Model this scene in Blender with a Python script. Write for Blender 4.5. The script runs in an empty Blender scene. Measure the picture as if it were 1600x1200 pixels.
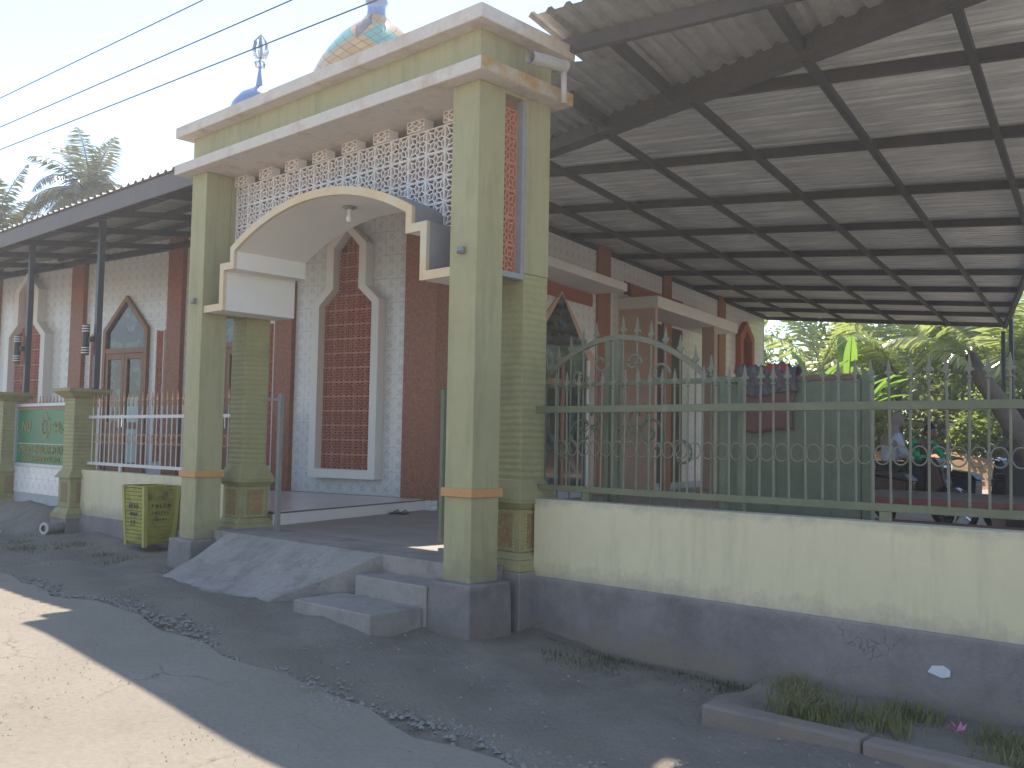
import bpy, bmesh, math, random
from mathutils import Vector, Matrix
R = math.radians
random.seed(7)
S = bpy.context.scene
col = S.collection

# ------------------------------------------------------------------ camera
cd = bpy.data.cameras.new('camera'); cam = bpy.data.objects.new('camera', cd); col.objects.link(cam); S.camera = cam
cd.sensor_width = 36.0; cd.lens = 1505.2 / 1600 * 36; cd.clip_start = .05; cd.clip_end = 2000
YAW, PITCH, ROLL = .7466, .0599, .018
f_ = Vector((-math.sin(YAW)*math.cos(PITCH), math.cos(YAW)*math.cos(PITCH), math.sin(PITCH)))
r0 = Vector((math.cos(YAW), math.sin(YAW), 0)); u0 = r0.cross(f_)
r_ = r0*math.cos(ROLL) + u0*math.sin(ROLL); u_ = -r0*math.sin(ROLL) + u0*math.cos(ROLL)
m = Matrix((r_, u_, -f_)).transposed().to_4x4(); m.translation = (0, 0, 1.5); cam.matrix_world = m
# ------------------------------------------------------------------ sky, sun, exposure
SUN = Vector((-2.8, 2.58, 5.2)).normalized()
w = bpy.data.worlds.new('World'); S.world = w; w.use_nodes = True
nt = w.node_tree; bg = nt.nodes['Background']
sk = nt.nodes.new('ShaderNodeTexSky'); sk.sky_type = 'NISHITA'; sk.sun_disc = False
sk.sun_elevation = math.asin(SUN.z); sk.sun_rotation = math.atan2(SUN.x, SUN.y)
sk.air_density = 1.0; sk.dust_density = .0; sk.ozone_density = 1.2; sk.altitude = 100
hs = nt.nodes.new('ShaderNodeHueSaturation'); hs.inputs['Saturation'].default_value = .95
nt.links.new(sk.outputs[0], hs.inputs['Color']); nt.links.new(hs.outputs[0], bg.inputs[0]); bg.inputs[1].default_value = .09
sd = bpy.data.lights.new('sun', 'SUN'); sd.energy = 2.6; sd.angle = R(.53); sd.color = (1, .93, .82)
so = bpy.data.objects.new('sun', sd); col.objects.link(so); so.rotation_euler = SUN.to_track_quat('Z', 'Y').to_euler(); so.location = (0, 0, 30)
S.view_settings.view_transform = 'Standard'; S.view_settings.look = 'None'; S.view_settings.exposure = 1.74; S.view_settings.gamma = 1
S.view_settings.use_curve_mapping = False
GLARE_VEIL = .0036

# ------------------------------------------------------------------ materials
def nodes(name):
    mt = bpy.data.materials.new(name); mt.use_nodes = True
    n = mt.node_tree.nodes; l = mt.node_tree.links
    return mt, n, l, n['Principled BSDF']
def N(n, t, **k):
    x = n.new(t)
    for a, b in k.items(): setattr(x, a, b)
    return x
def math_(n, l, op, a, b=None, c=None):
    x = n.new('ShaderNodeMath'); x.operation = op
    for i, v in enumerate((a, b, c)):
        if v is None: continue
        if isinstance(v, (int, float)): x.inputs[i].default_value = v
        else: l.new(v, x.inputs[i])
    return x.outputs[0]
def noise(n, l, vec, scale, detail=4, rough=.6):
    x = n.new('ShaderNodeTexNoise'); x.inputs['Scale'].default_value = scale; x.inputs['Detail'].default_value = detail; x.inputs['Roughness'].default_value = rough
    l.new(vec, x.inputs['Vector']); return x
def mixc(n, l, fac, a, b, mode='MIX'):
    x = n.new('ShaderNodeMix'); x.data_type = 'RGBA'; x.blend_type = mode
    for sock, v in ((x.inputs['Factor'], fac), (x.inputs['A'], a), (x.inputs['B'], b)):
        if isinstance(v, (int, float)): sock.default_value = v
        elif isinstance(v, (tuple, list)): sock.default_value = (*v[:3], 1)
        else: l.new(v, sock)
    return x.outputs['Result']
def ramp(n, l, fac, lo, hi):
    x = n.new('ShaderNodeMapRange'); x.inputs['From Min'].default_value = lo; x.inputs['From Max'].default_value = hi
    l.new(fac, x.inputs['Value']); return x.outputs[0]
def M(name, c, rough=.8, var=.18, scale=2.5, bump=.12, bscale=60, metal=0., dirt=None, dlo=.5, dhi=.75, dscale=1.5, streak=False, spec=.4, groove=None, splash=None, cracks=None):
    mt, n, l, b = nodes(name)
    geo = n.new('ShaderNodeNewGeometry'); pos = geo.outputs['Position']
    n1 = noise(n, l, pos, scale, 5)
    n2 = noise(n, l, pos, scale*9, 3)
    s = math_(n, l, 'ADD', math_(n, l, 'MULTIPLY', n1.outputs['Fac'], .65), math_(n, l, 'MULTIPLY', n2.outputs['Fac'], .35))
    f = ramp(n, l, s, .3, .7)
    cc = mixc(n, l, f, tuple(v*(1-var) for v in c), tuple(min(1, v*(1+var)) for v in c))
    if dirt:
        mp = n.new('ShaderNodeMapping'); l.new(pos, mp.inputs['Vector'])
        mp.inputs['Scale'].default_value = (1, 1, .12 if streak else 1)
        nd = noise(n, l, mp.outputs[0], dscale * (4 if streak else 1), 6, .7)
        cc = mixc(n, l, ramp(n, l, nd.outputs['Fac'], dlo, dhi), cc, dirt)
    if cracks:
        wr_ = noise(n, l, pos, 3, 4); vv = n.new('ShaderNodeVectorMath'); vv.operation = 'MULTIPLY_ADD'; l.new(wr_.outputs['Color'], vv.inputs[0]); vv.inputs[1].default_value = (.5, .5, .5); l.new(pos, vv.inputs[2])
        vo = n.new('ShaderNodeTexVoronoi'); vo.feature = 'DISTANCE_TO_EDGE'; vo.inputs['Scale'].default_value = cracks; l.new(vv.outputs[0], vo.inputs['Vector'])
        mk = noise(n, l, pos, .9, 3)
        cf = math_(n, l, 'MULTIPLY', ramp(n, l, vo.outputs['Distance'], .006, .001), ramp(n, l, mk.outputs['Fac'], .50, .60))
        cc = mixc(n, l, math_(n, l, 'MULTIPLY', cf, .6), cc, tuple(v*.35 for v in c))
    if splash:
        for z0_, z1_, sc_, amp in splash:
            sp_ = n.new('ShaderNodeSeparateXYZ'); l.new(pos, sp_.inputs[0]); ns_ = noise(n, l, pos, 5, 6, .75)
            zz_ = math_(n, l, 'ADD', sp_.outputs[2], math_(n, l, 'MULTIPLY', math_(n, l, 'SUBTRACT', ns_.outputs['Fac'], .5), abs(z1_-z0_)*2.6))
            cc = mixc(n, l, math_(n, l, 'MULTIPLY', ramp(n, l, zz_, z1_, z0_), amp), cc, sc_)
    l.new(cc, b.inputs['Base Color'])
    b.inputs['Roughness'].default_value = rough; b.inputs['Metallic'].default_value = metal; b.inputs['Specular IOR Level'].default_value = spec
    if bump or groove:
        nb = noise(n, l, pos, bscale, 4)
        h = nb.outputs['Fac']
        if groove:
            sep = n.new('ShaderNodeSeparateXYZ'); l.new(pos, sep.inputs[0])
            wn = noise(n, l, pos, 3, 2)
            zz = math_(n, l, 'ADD', sep.outputs[2], math_(n, l, 'MULTIPLY', wn.outputs['Fac'], .03))
            g = math_(n, l, 'SINE', math_(n, l, 'MULTIPLY', zz, groove))
            n3 = noise(n, l, N(n, 'ShaderNodeMapping').outputs[0], 1)
            h = math_(n, l, 'ADD', math_(n, l, 'MULTIPLY', g, .6), math_(n, l, 'MULTIPLY', nb.outputs['Fac'], 1.2))
        bp = n.new('ShaderNodeBump'); bp.inputs['Strength'].default_value = max(bump, .12); bp.inputs['Distance'].default_value = .02 if not groove else .03
        l.new(h, bp.inputs['Height']); l.new(bp.outputs[0], b.inputs['Normal'])
    return mt
def tile_mat(name, white=(.80, .77, .74), print_=(.15, .165, .20)):
    # glossy white ceramic with a printed grey-blue blossom, drawn in the tile's own UV metres
    mt, n, l, b = nodes(name)
    uv = n.new('ShaderNodeUVMap'); uv.uv_map = 'UVMap'
    sep = n.new('ShaderNodeSeparateXYZ'); l.new(uv.outputs[0], sep.inputs[0])
    nz = noise(n, l, uv.outputs[0], 22, 3)
    w_ = math_(n, l, 'MULTIPLY', math_(n, l, 'SUBTRACT', nz.outputs['Fac'], .5), .05)
    x = math_(n, l, 'ADD', math_(n, l, 'SUBTRACT', math_(n, l, 'PINGPONG', math_(n, l, 'ADD', sep.outputs[0], .0), .0625), .031), w_)
    xx = math_(n, l, 'SUBTRACT', math_(n, l, 'MODULO', math_(n, l, 'ADD', sep.outputs[0], 10), .25), .125)
    yy = math_(n, l, 'SUBTRACT', math_(n, l, 'MODULO', math_(n, l, 'ADD', sep.outputs[1], 10), .2), .1)
    xx = math_(n, l, 'ADD', xx, w_)
    rr = math_(n, l, 'SQRT', math_(n, l, 'ADD', math_(n, l, 'MULTIPLY', xx, xx), math_(n, l, 'MULTIPLY', yy, yy)))
    an = math_(n, l, 'ARCTAN2', yy, xx)
    pet = math_(n, l, 'ADD', math_(n, l, 'MULTIPLY', math_(n, l, 'COSINE', math_(n, l, 'MULTIPLY', an, 5)), .018), .045)
    f1 = ramp(n, l, math_(n, l, 'SUBTRACT', pet, rr), -.008, .012)
    hol = ramp(n, l, rr, .008, .03)
    n3 = noise(n, l, uv.outputs[0], 70, 3)
    f1 = math_(n, l, 'MULTIPLY', math_(n, l, 'MULTIPLY', f1, hol), ramp(n, l, n3.outputs['Fac'], .38, .55))
    n5 = noise(n, l, uv.outputs[0], 34, 2)
    f1 = math_(n, l, 'MAXIMUM', f1, math_(n, l, 'MULTIPLY', ramp(n, l, n5.outputs['Fac'], .58, .66), math_(n, l, 'MULTIPLY', ramp(n, l, rr, .11, .06), .75)))
    # stem lines crossing diagonally
    dg = math_(n, l, 'ABSOLUTE', math_(n, l, 'SINE', math_(n, l, 'MULTIPLY', math_(n, l, 'ADD', math_(n, l, 'ADD', sep.outputs[0], sep.outputs[1]), math_(n, l, 'MULTIPLY', w_, 1.2)), math.pi/.225*1)))
    dl = ramp(n, l, dg, .16, .02)
    dg2 = math_(n, l, 'ABSOLUTE', math_(n, l, 'SINE', math_(n, l, 'MULTIPLY', math_(n, l, 'SUBTRACT', sep.outputs[0], math_(n, l, 'ADD', sep.outputs[1], w_)), math.pi/.225)))
    dl2 = ramp(n, l, dg2, .16, .02)
    ln = math_(n, l, 'MULTIPLY', math_(n, l, 'MAXIMUM', dl, dl2), .22)
    fac = math_(n, l, 'MINIMUM', math_(n, l, 'MAXIMUM', math_(n, l, 'MULTIPLY', f1, .5), ln), 1.)
    geo = n.new('ShaderNodeNewGeometry')
    nb = noise(n, l, geo.outputs['Position'], 1.3, 4)
    base = mixc(n, l, ramp(n, l, nb.outputs['Fac'], .3, .7), white, tuple(v*.9 for v in white))
    l.new(mixc(n, l, fac, base, print_), b.inputs['Base Color'])
    b.inputs['Roughness'].default_value = .22; b.inputs['Specular IOR Level'].default_value = .5
    return mt
def leaf_mat(name, c1, c2, trans=.45, rough=.45):
    mt, n, l, b = nodes(name)
    oi = n.new('ShaderNodeNewGeometry')
    nz = noise(n, l, oi.outputs['Position'], 2.2, 4)
    n4 = n.new('ShaderNodeTexWhiteNoise'); l.new(oi.outputs['Position'], n4.inputs['Vector'])
    cc = mixc(n, l, ramp(n, l, nz.outputs['Fac'], .3, .7), c1, c2)
    l.new(cc, b.inputs['Base Color']); b.inputs['Roughness'].default_value = rough
    tr = n.new('ShaderNodeBsdfTranslucent'); l.new(mixc(n, l, .5, cc, (c2[0]*2.2, c2[1]*2.2, c2[2]*1.1)), tr.inputs[0])
    mx = n.new('ShaderNodeMixShader'); mx.inputs[0].default_value = trans
    l.new(b.outputs[0], mx.inputs[1]); l.new(tr.outputs[0], mx.inputs[2]); l.new(mx.outputs[0], n['Material Output'].inputs[0])
    return mt

olive = M('olive_wall_paint', (.40, .36, .195), .78, .10, 1.2, .2, 70, dirt=(.23, .215, .13), dlo=.48, dhi=.9, dscale=1.8, streak=True, splash=[(.28, .55, (.24, .21, .13), .6), (4.75, 4.4, (.28, .27, .18), .0)])
olive_g = M('olive_grooved_render', (.37, .335, .16), .8, .12, 2.5, .35, 50, groove=105., dirt=(.25, .235, .12), dlo=.5, dhi=.85)
olive_c = M('olive_carved_render', (.35, .31, .145), .8, .15, 4, .3, 60, dirt=(.17, .15, .08), dlo=.5, dhi=.8)
cream = M('cream_wall_paint', (.70, .60, .385), .75, .06, .8, .1, 80, dirt=(.47, .41, .27), dlo=.5, dhi=.95, dscale=1.3, streak=True, splash=[(.28, .46, (.36, .31, .22), .75), (1.03, .93, (.34, .31, .24), .7)])
plinth_g = M('grey_cement_render', (.235, .205, .195), .85, .2, 1.8, .35, 50, dirt=(.14, .125, .12), dlo=.45, dhi=.72, cracks=1.3, splash=[(-.22, .02, (.26, .20, .14), .8), (.36, .26, (.36, .33, .29), .6)])
white_p = M('white_plaster', (.80, .75, .69), .8, .05, 1.5, .08, 60)
cornice_m = M('weathered_cream_cornice', (.66, .58, .50), .85, .1, 2.2, .15, 60, dirt=(.46, .34, .26), dlo=.48, dhi=.72, dscale=2.2)
cornice_r = M('lichen_stained_cornice_edge', (.55, .50, .40), .85, .15, 3, .2, 60, dirt=(.45, .24, .06), dlo=.38, dhi=.6, dscale=3)
trim_y = M('ochre_cream_trim', (.70, .52, .30), .8, .12, 3, .12, 60, dirt=(.62, .56, .42), dlo=.45, dhi=.65)
band_o = M('orange_ochre_band', (.58, .31, .12), .8, .12, 5, .12, 60)
grey_b = M('bare_grey_concrete', (.30, .30, .31), .9, .15, 3, .25, 50)
roster_w = M('white_painted_roster', (.80, .74, .70), .75, .06, 4, .1, 60)
roster_t = M('terracotta_roster', (.56, .22, .155), .85, .15, 5, .2, 60)
roster_o = M('orange_terracotta_roster', (.62, .24, .14), .85, .12, 5, .2, 60)
roster_bk = M('shaded_red_backing', (.13, .035, .03), .9, .2, 5, .1, 60)  # dark red puts the shade behind the lattice holes into the colour
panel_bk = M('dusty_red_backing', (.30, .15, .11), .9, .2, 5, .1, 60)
granite = M('brown_granite_cladding', (.31, .12, .07), .4, .45, 22, .03, 60, spec=.3)
tile_w = tile_mat('printed_white_wall_tile')
floor_t = M('pale_floor_tile', (.74, .66, .62), .25, .06, 1, .02, 40)
floor_d = M('dark_floor_edge', (.10, .09, .09), .4, .1, 3, .02, 40)
grout = M('grey_grout', (.42, .42, .42), .9, .1, 6, .1, 60)
wood = M('brown_teak_wood', (.28, .135, .075), .45, .2, 9, .08, 40)
peach = M('peach_wall_paint', (.56, .38, .29), .8, .08, 1, .1, 60)
red_f = M('dark_red_frame', (.30, .07, .04), .6, .15, 4, .1, 60)
steel = M('dark_steel_beam', (.045, .042, .045), .55, .25, 6, .06, 60, metal=.3)
steel_b = M('rusting_steel_beam', (.065, .055, .055), .6, .3, 5, .08, 60, dirt=(.12, .06, .04), dlo=.6, dhi=.8)
post_m = M('blue_black_post', (.035, .045, .06), .45, .15, 4, .05, 50)
fence_g = M('green_painted_iron', (.16, .165, .095), .55, .2, 8, .1, 60, dirt=(.25, .22, .16), dlo=.6, dhi=.75, dscale=6)
fence_t = M('sage_painted_iron', (.19, .18, .125), .55, .15, 8, .1, 60)
fence_w = M('white_painted_iron', (.62, .58, .55), .5, .1, 8, .05, 60)
fence_o = M('faded_orange_iron', (.48, .27, .16), .6, .15, 8, .05, 60)
gate_g = M('dark_green_gate_paint', (.135, .16, .095), .5, .2, 5, .06, 60)
board_g = M('dull_green_sheet', (.17, .185, .12), .6, .2, 1.5, .05, 30, dirt=(.09, .10, .08), dlo=.5, dhi=.8)
sheet_g = M('sign_green_print', (.008, .17, .065), .4, .12, 2, .02, 40)
gold_p = M('gold_print', (.36, .27, .10), .5, .15, 10, 0, 40)
alu = M('aluminium_frame', (.45, .47, .5), .4, .1, 5, .02, 40, metal=.5)
pvc = M('weathered_white_pipe', (.52, .48, .44), .5, .12, 6, .05, 40, dirt=(.4, .3, .2), dlo=.6, dhi=.8)
bin_y = M('yellow_green_bin_paint', (.36, .33, .05), .6, .3, 5, .2, 40, dirt=(.14, .12, .04), dlo=.45, dhi=.65, dscale=5)
bin_d = M('dark_bin_lettering', (.05, .055, .04), .7, .2, 8, 0, 40)
black_p = M('black_plastic', (.02, .02, .022), .35, .2, 8, .03, 40)
chrome = M('polished_steel', (.6, .62, .66), .15, .1, 6, 0, 40, metal=1.)
dome_b = M('blue_steel_dome', (.16, .24, .42), .3, .15, 4, .03, 30, metal=.5)
grey_post = M('grey_galvanised_post', (.24, .235, .22), .5, .15, 5, .05, 50, metal=.2)
skin = M('skin', (.30, .17, .11), .55, .08, 5, .02, 60)
bark = M('grey_brown_bark', (.16, .13, .10), .9, .3, 6, .5, 25)
soil = M('orange_soil', (.42, .24, .12), .95, .2, 2, .5, 12)
def plain(name, c, rough=.8, **k): return M(name, c, rough, .12, 6, .1, 60, **k)

# zinc roofing seen from below
def zinc_mat():
    mt, n, l, b = nodes('galvanised_roof_sheet')
    geo = n.new('ShaderNodeNewGeometry'); pos = geo.outputs['Position']
    mp = n.new('ShaderNodeMapping'); l.new(pos, mp.inputs[0]); mp.inputs['Scale'].default_value = (.22, 7.5, 1); mp.inputs['Rotation'].default_value = (0, 0, R(-2.4))
    a = noise(n, l, mp.outputs[0], 2.2, 5, .65); c = noise(n, l, pos, .7, 3)
    s = math_(n, l, 'ADD', math_(n, l, 'MULTIPLY', a.outputs['Fac'], .75), math_(n, l, 'MULTIPLY', c.outputs['Fac'], .25))
    cc = mixc(n, l, ramp(n, l, s, .44, .64), (.50, .51, .51), (.90, .90, .87))
    l.new(cc, b.inputs['Base Color']); b.inputs['Metallic'].default_value = .0; b.inputs['Specular IOR Level'].default_value = .8; b.inputs['Roughness'].default_value = .38
    return mt
zinc = zinc_mat()
mortar_m = M('pale_red_mortar', (.50, .27, .22), .9, .1, 6, .1, 60)
zinc_d = M('dull_dark_roof_sheet', (.42, .41, .39), .55, .2, 1.2, .05, 30, metal=.3, dirt=(.28, .26, .24), dlo=.5, dhi=.7)

def road_mat():
    mt, n, l, b = nodes('pale_dusty_concrete_road')
    geo = n.new('ShaderNodeNewGeometry'); pos = geo.outputs['Position']
    a = noise(n, l, pos, .7, 6, .65); c = noise(n, l, pos, 30, 4, .7); d = noise(n, l, pos, 4, 5, .7)
    s = math_(n, l, 'ADD', math_(n, l, 'MULTIPLY', a.outputs['Fac'], .5), math_(n, l, 'MULTIPLY', c.outputs['Fac'], .5))
    cc = mixc(n, l, ramp(n, l, s, .35, .65), (.25, .212, .165), (.335, .288, .228))
    cc = mixc(n, l, ramp(n, l, d.outputs['Fac'], .62, .75), cc, (.22, .185, .14))
    v = n.new('ShaderNodeTexVoronoi'); v.inputs['Scale'].default_value = 45; l.new(pos, v.inputs['Vector'])
    g = ramp(n, l, v.outputs['Distance'], .12, .05)
    sel = math_(n, l, 'MULTIPLY', g, ramp(n, l, c.outputs['Fac'], .58, .62))
    cc = mixc(n, l, sel, cc, (.12, .10, .085))
    wr_ = noise(n, l, pos, 4, 5, .7); vv = n.new('ShaderNodeVectorMath'); vv.operation = 'MULTIPLY_ADD'; l.new(wr_.outputs['Color'], vv.inputs[0]); vv.inputs[1].default_value = (.35, .35, .35); l.new(pos, vv.inputs[2])
    vo = n.new('ShaderNodeTexVoronoi'); vo.feature = 'DISTANCE_TO_EDGE'; vo.inputs['Scale'].default_value = .9; l.new(vv.outputs[0], vo.inputs['Vector'])
    cf = math_(n, l, 'MULTIPLY', ramp(n, l, vo.outputs['Distance'], .010, .002), ramp(n, l, a.outputs['Fac'], .48, .58))
    cc = mixc(n, l, math_(n, l, 'MULTIPLY', cf, .7), cc, (.10, .08, .065))
    l.new(cc, b.inputs['Base Color']); b.inputs['Roughness'].default_value = .92; b.inputs['Specular IOR Level'].default_value = .2
    bp = n.new('ShaderNodeBump'); bp.inputs['Strength'].default_value = .5; bp.inputs['Distance'].default_value = .012
    l.new(c.outputs['Fac'], bp.inputs['Height']); l.new(bp.outputs[0], b.inputs['Normal'])
    return mt
def dirt_mat():
    mt, n, l, b = nodes('dark_gravelly_earth')
    geo = n.new('ShaderNodeNewGeometry'); pos = geo.outputs['Position']
    a = noise(n, l, pos, 1.3, 6, .7); c = noise(n, l, pos, 22, 5, .75)
    cc = mixc(n, l, ramp(n, l, a.outputs['Fac'], .38, .62), (.23, .195, .16), (.32, .27, .215))
    cc = mixc(n, l, ramp(n, l, c.outputs['Fac'], .52, .68), cc, (.27, .24, .205))
    sp_ = n.new('ShaderNodeSeparateXYZ'); l.new(pos, sp_.inputs[0])
    yy_ = math_(n, l, 'ADD', sp_.outputs[1], math_(n, l, 'MULTIPLY', math_(n, l, 'SUBTRACT', a.outputs['Fac'], .5), 3.0))
    cc = mixc(n, l, ramp(n, l, yy_, 4.9, 3.6), cc, (.30, .25, .19))
    l.new(cc, b.inputs['Base Color']); b.inputs['Roughness'].default_value = .95; b.inputs['Specular IOR Level'].default_value = .15
    bp = n.new('ShaderNodeBump'); bp.inputs['Strength'].default_value = .9; bp.inputs['Distance'].default_value = .04
    l.new(c.outputs['Fac'], bp.inputs['Height']); l.new(bp.outputs[0], b.inputs['Normal'])
    return mt
road_m = road_mat(); dirt_m = dirt_mat()
paving = M('grey_cement_paving', (.33, .285, .255), .85, .2, 2, .3, 30, dirt=(.19, .165, .145), dlo=.5, dhi=.72, dscale=2.5, cracks=1.1)
yard_m = M('yard_paving', (.36, .31, .27), .8, .2, 2, .2, 30)
glass_m, n, l, b = nodes('dark_window_glass'); b.inputs['Base Color'].default_value = (.03, .045, .05, 1); b.inputs['Roughness'].default_value = .06; b.inputs['Specular IOR Level'].default_value = .9
gz = noise(n, l, n.new('ShaderNodeNewGeometry').outputs['Position'], 3.5, 4)
l.new(mixc(n, l, ramp(n, l, gz.outputs['Fac'], .5, .72), (.02, .03, .035), (.16, .20, .21)), b.inputs['Base Color'])
def dome_mat():
    mt, n, l, b = nodes('orange_mosaic_dome')
    uv = n.new('ShaderNodeUVMap'); uv.uv_map = 'UVMap'
    sep = n.new('ShaderNodeSeparateXYZ'); l.new(uv.outputs[0], sep.inputs[0])
    p = math_(n, l, 'ADD', sep.outputs[0], sep.outputs[1]); q = math_(n, l, 'SUBTRACT', sep.outputs[0], sep.outputs[1])
    fl = lambda x: math_(n, l, 'FLOOR', x); fr = lambda x: math_(n, l, 'FRACT', x)
    cb = n.new('ShaderNodeCombineXYZ'); l.new(fl(p), cb.inputs[0]); l.new(fl(q), cb.inputs[1])
    wn = n.new('ShaderNodeTexWhiteNoise'); wn.noise_dimensions = '2D'; l.new(cb.outputs[0], wn.inputs['Vector'])
    c = mixc(n, l, wn.outputs['Value'], (.52, .27, .07), (.60, .36, .12))
    u8 = math_(n, l, 'ABSOLUTE', math_(n, l, 'SUBTRACT', math_(n, l, 'MODULO', sep.outputs[0], 8), 4))
    dd = math_(n, l, 'ABSOLUTE', math_(n, l, 'SUBTRACT', sep.outputs[1], 8.5))
    band = math_(n, l, 'LESS_THAN', math_(n, l, 'ADD', math_(n, l, 'ABSOLUTE', math_(n, l, 'SUBTRACT', u8, 2.)), math_(n, l, 'MULTIPLY', dd, .9)), 1.7)
    c = mixc(n, l, band, c, (.13, .38, .30))
    br = math_(n, l, 'LESS_THAN', math_(n, l, 'ADD', u8, math_(n, l, 'ABSOLUTE', math_(n, l, 'SUBTRACT', math_(n, l, 'MULTIPLY', sep.outputs[1], .45), 4.6))), 1.0)
    c = mixc(n, l, br, c, (.10, .06, .045))
    e = math_(n, l, 'MAXIMUM', math_(n, l, 'ABSOLUTE', math_(n, l, 'SUBTRACT', fr(p), .5)), math_(n, l, 'ABSOLUTE', math_(n, l, 'SUBTRACT', fr(q), .5)))
    c = mixc(n, l, math_(n, l, 'GREATER_THAN', e, .455), c, (.16, .10, .06))
    l.new(c, b.inputs['Base Color']); b.inputs['Roughness'].default_value = .25
    return mt
dome_o = dome_mat()

# ------------------------------------------------------------------ mesh helpers
class MB:
    def __init__(s): s.v = []; s.f = []; s.uv = None
    def quad(s, *p):
        i = len(s.v); s.v += [tuple(q) for q in p]; s.f.append(tuple(range(i, i+len(p)))); return s
    def box(s, x0, x1, y0, y1, z0, z1, mat=None):
        i = len(s.v)
        P = [(x, y, z) for z in (z0, z1) for y in (y0, y1) for x in (x0, x1)]
        if mat is not None: P = [tuple(mat @ Vector(p)) for p in P]
        s.v += P
        s.f += [tuple(i+k for k in q) for q in ((0,2,3,1), (4,5,7,6), (0,1,5,4), (2,6,7,3), (0,4,6,2), (1,3,7,5))]
        return s
    def tbox(s, cx, cy, z0, z1, a0, b0, a1, b1):     # tapered box: half sizes a,b at bottom and top
        i = len(s.v)
        s.v += [(cx-a0, cy-b0, z0), (cx+a0, cy-b0, z0), (cx-a0, cy+b0, z0), (cx+a0, cy+b0, z0), (cx-a1, cy-b1, z1), (cx+a1, cy-b1, z1), (cx-a1, cy+b1, z1), (cx+a1, cy+b1, z1)]
        s.f += [tuple(i+k for k in q) for q in ((0,2,3,1), (4,5,7,6), (0,1,5,4), (2,6,7,3), (0,4,6,2), (1,3,7,5))]
        return s
    def bar(s, p, q, a, b, up=(0, 0, 1)):             # box along p->q, a wide, b high
        p = Vector(p); q = Vector(q); d = q-p; L = d.length; d /= L
        sd = d.cross(Vector(up))
        if sd.length < 1e-4: sd = d.cross(Vector((0, 1, 0)))
        sd.normalize(); uu = sd.cross(d)
        m = Matrix((sd, d, uu)).transposed().to_4x4(); m.translation = p
        return s.box(-a/2, a/2, 0, L, -b/2, b/2, m)
    def prism(s, poly, y0, y1, axis='y'):             # poly in x,z extruded along y
        i = len(s.v); n = len(poly)
        g = (lambda a, b, y: (a, y, b)) if axis == 'y' else ((lambda a, b, y: (y, a, b)) if axis == 'x' else (lambda a, b, y: (a, b, y)))
        s.v += [g(a, b, y0) for a, b in poly] + [g(a, b, y1) for a, b in poly]
        s.f.append(tuple(range(i, i+n))); s.f.append(tuple(range(i+2*n-1, i+n-1, -1)))
        for k in range(n): s.f.append((i+(k+1) % n, i+k, i+n+k, i+n+(k+1) % n))
        return s
    def tube(s, pts, r, n=8, r1=None, cap=True):
        pts = [Vector(p) for p in pts]; i = len(s.v); K = len(pts)
        for k, p in enumerate(pts):
            d = (pts[min(k+1, K-1)] - pts[max(k-1, 0)]).normalized()
            a = d.cross(Vector((0, 0, 1)));
            if a.length < 1e-3: a = d.cross(Vector((1, 0, 0)))
            a.normalize(); bb = a.cross(d)
            rr = r[k] if isinstance(r, (list, tuple)) else (r if r1 is None else r + (r1-r)*k/(K-1))
            for j in range(n):
                t = 2*math.pi*j/n; s.v.append(tuple(p + (a*math.cos(t) + bb*math.sin(t))*rr))
        for k in range(K-1):
            for j in range(n):
                s.f.append((i+k*n+j, i+k*n+(j+1) % n, i+(k+1)*n+(j+1) % n, i+(k+1)*n+j))
        if cap: s.f.append(tuple(i+j for j in range(n))[::-1]); s.f.append(tuple(i+(K-1)*n+j for j in range(n)))
        return s
    def lathe(s, prof, c=(0, 0, 0), n=24, uvs=None):
        i = len(s.v); K = len(prof)
        for r, z in prof:
            for j in range(n+1):
                t = 2*math.pi*j/n; s.v.append((c[0]+r*math.cos(t), c[1]+r*math.sin(t), c[2]+z))
        for k in range(K-1):
            for j in range(n): s.f.append((i+k*(n+1)+j, i+k*(n+1)+j+1, i+(k+1)*(n+1)+j+1, i+(k+1)*(n+1)+j))
        return s
    def mesh(s, name, mat, uvf=None, smooth=False):
        me = bpy.data.meshes.new(name); me.from_pydata(s.v, [], s.f); me.validate()
        if mat: me.materials.append(mat)
        if uvf:
            ul = me.uv_layers.new(name='UVMap')
            for lp in me.loops:
                ul.data[lp.index].uv = uvf(me.vertices[lp.vertex_index].co)
        if smooth:
            for p in me.polygons: p.use_smooth = True
        return me
    def build(s, name, mat, parent=None, **k):
        bev = k.pop('bevel', 0)
        o = put(s.mesh(name, mat, **k), name, parent)
        if bev:
            md = o.modifiers.new('bevel', 'BEVEL'); md.width = bev; md.segments = 2; md.limit_method = 'ANGLE'
        return o
def put(me, name, parent=None, loc=None, rot=None, scale=None):
    o = bpy.data.objects.new(name, me); col.objects.link(o)
    if parent: o.parent = parent
    if loc: o.location = loc
    if rot: o.rotation_euler = rot
    if scale: o.scale = scale
    return o
def tag(o, label, cat, group=None):
    o['label'] = label; o['category'] = cat
    if group: o['group'] = group
    return o
def empty(name, loc=(0, 0, 0), rz=0, label=None, cat=None, group=None):
    o = bpy.data.objects.new(name, None); col.objects.link(o); o.location = loc; o.rotation_euler = (0, 0, rz); o.empty_display_size = .2
    if label: tag(o, label, cat, group)
    return o
def structure(o): o['kind'] = 'structure'; return o
def stuff(o): o['kind'] = 'stuff'; return o
def copy_tree(o, parent=None):
    c = o.copy(); col.objects.link(c)
    if parent: c.parent = parent
    for ch in list(o.children): copy_tree(ch, c)
    return c
B = lambda *a: MB().box(*a)

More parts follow.
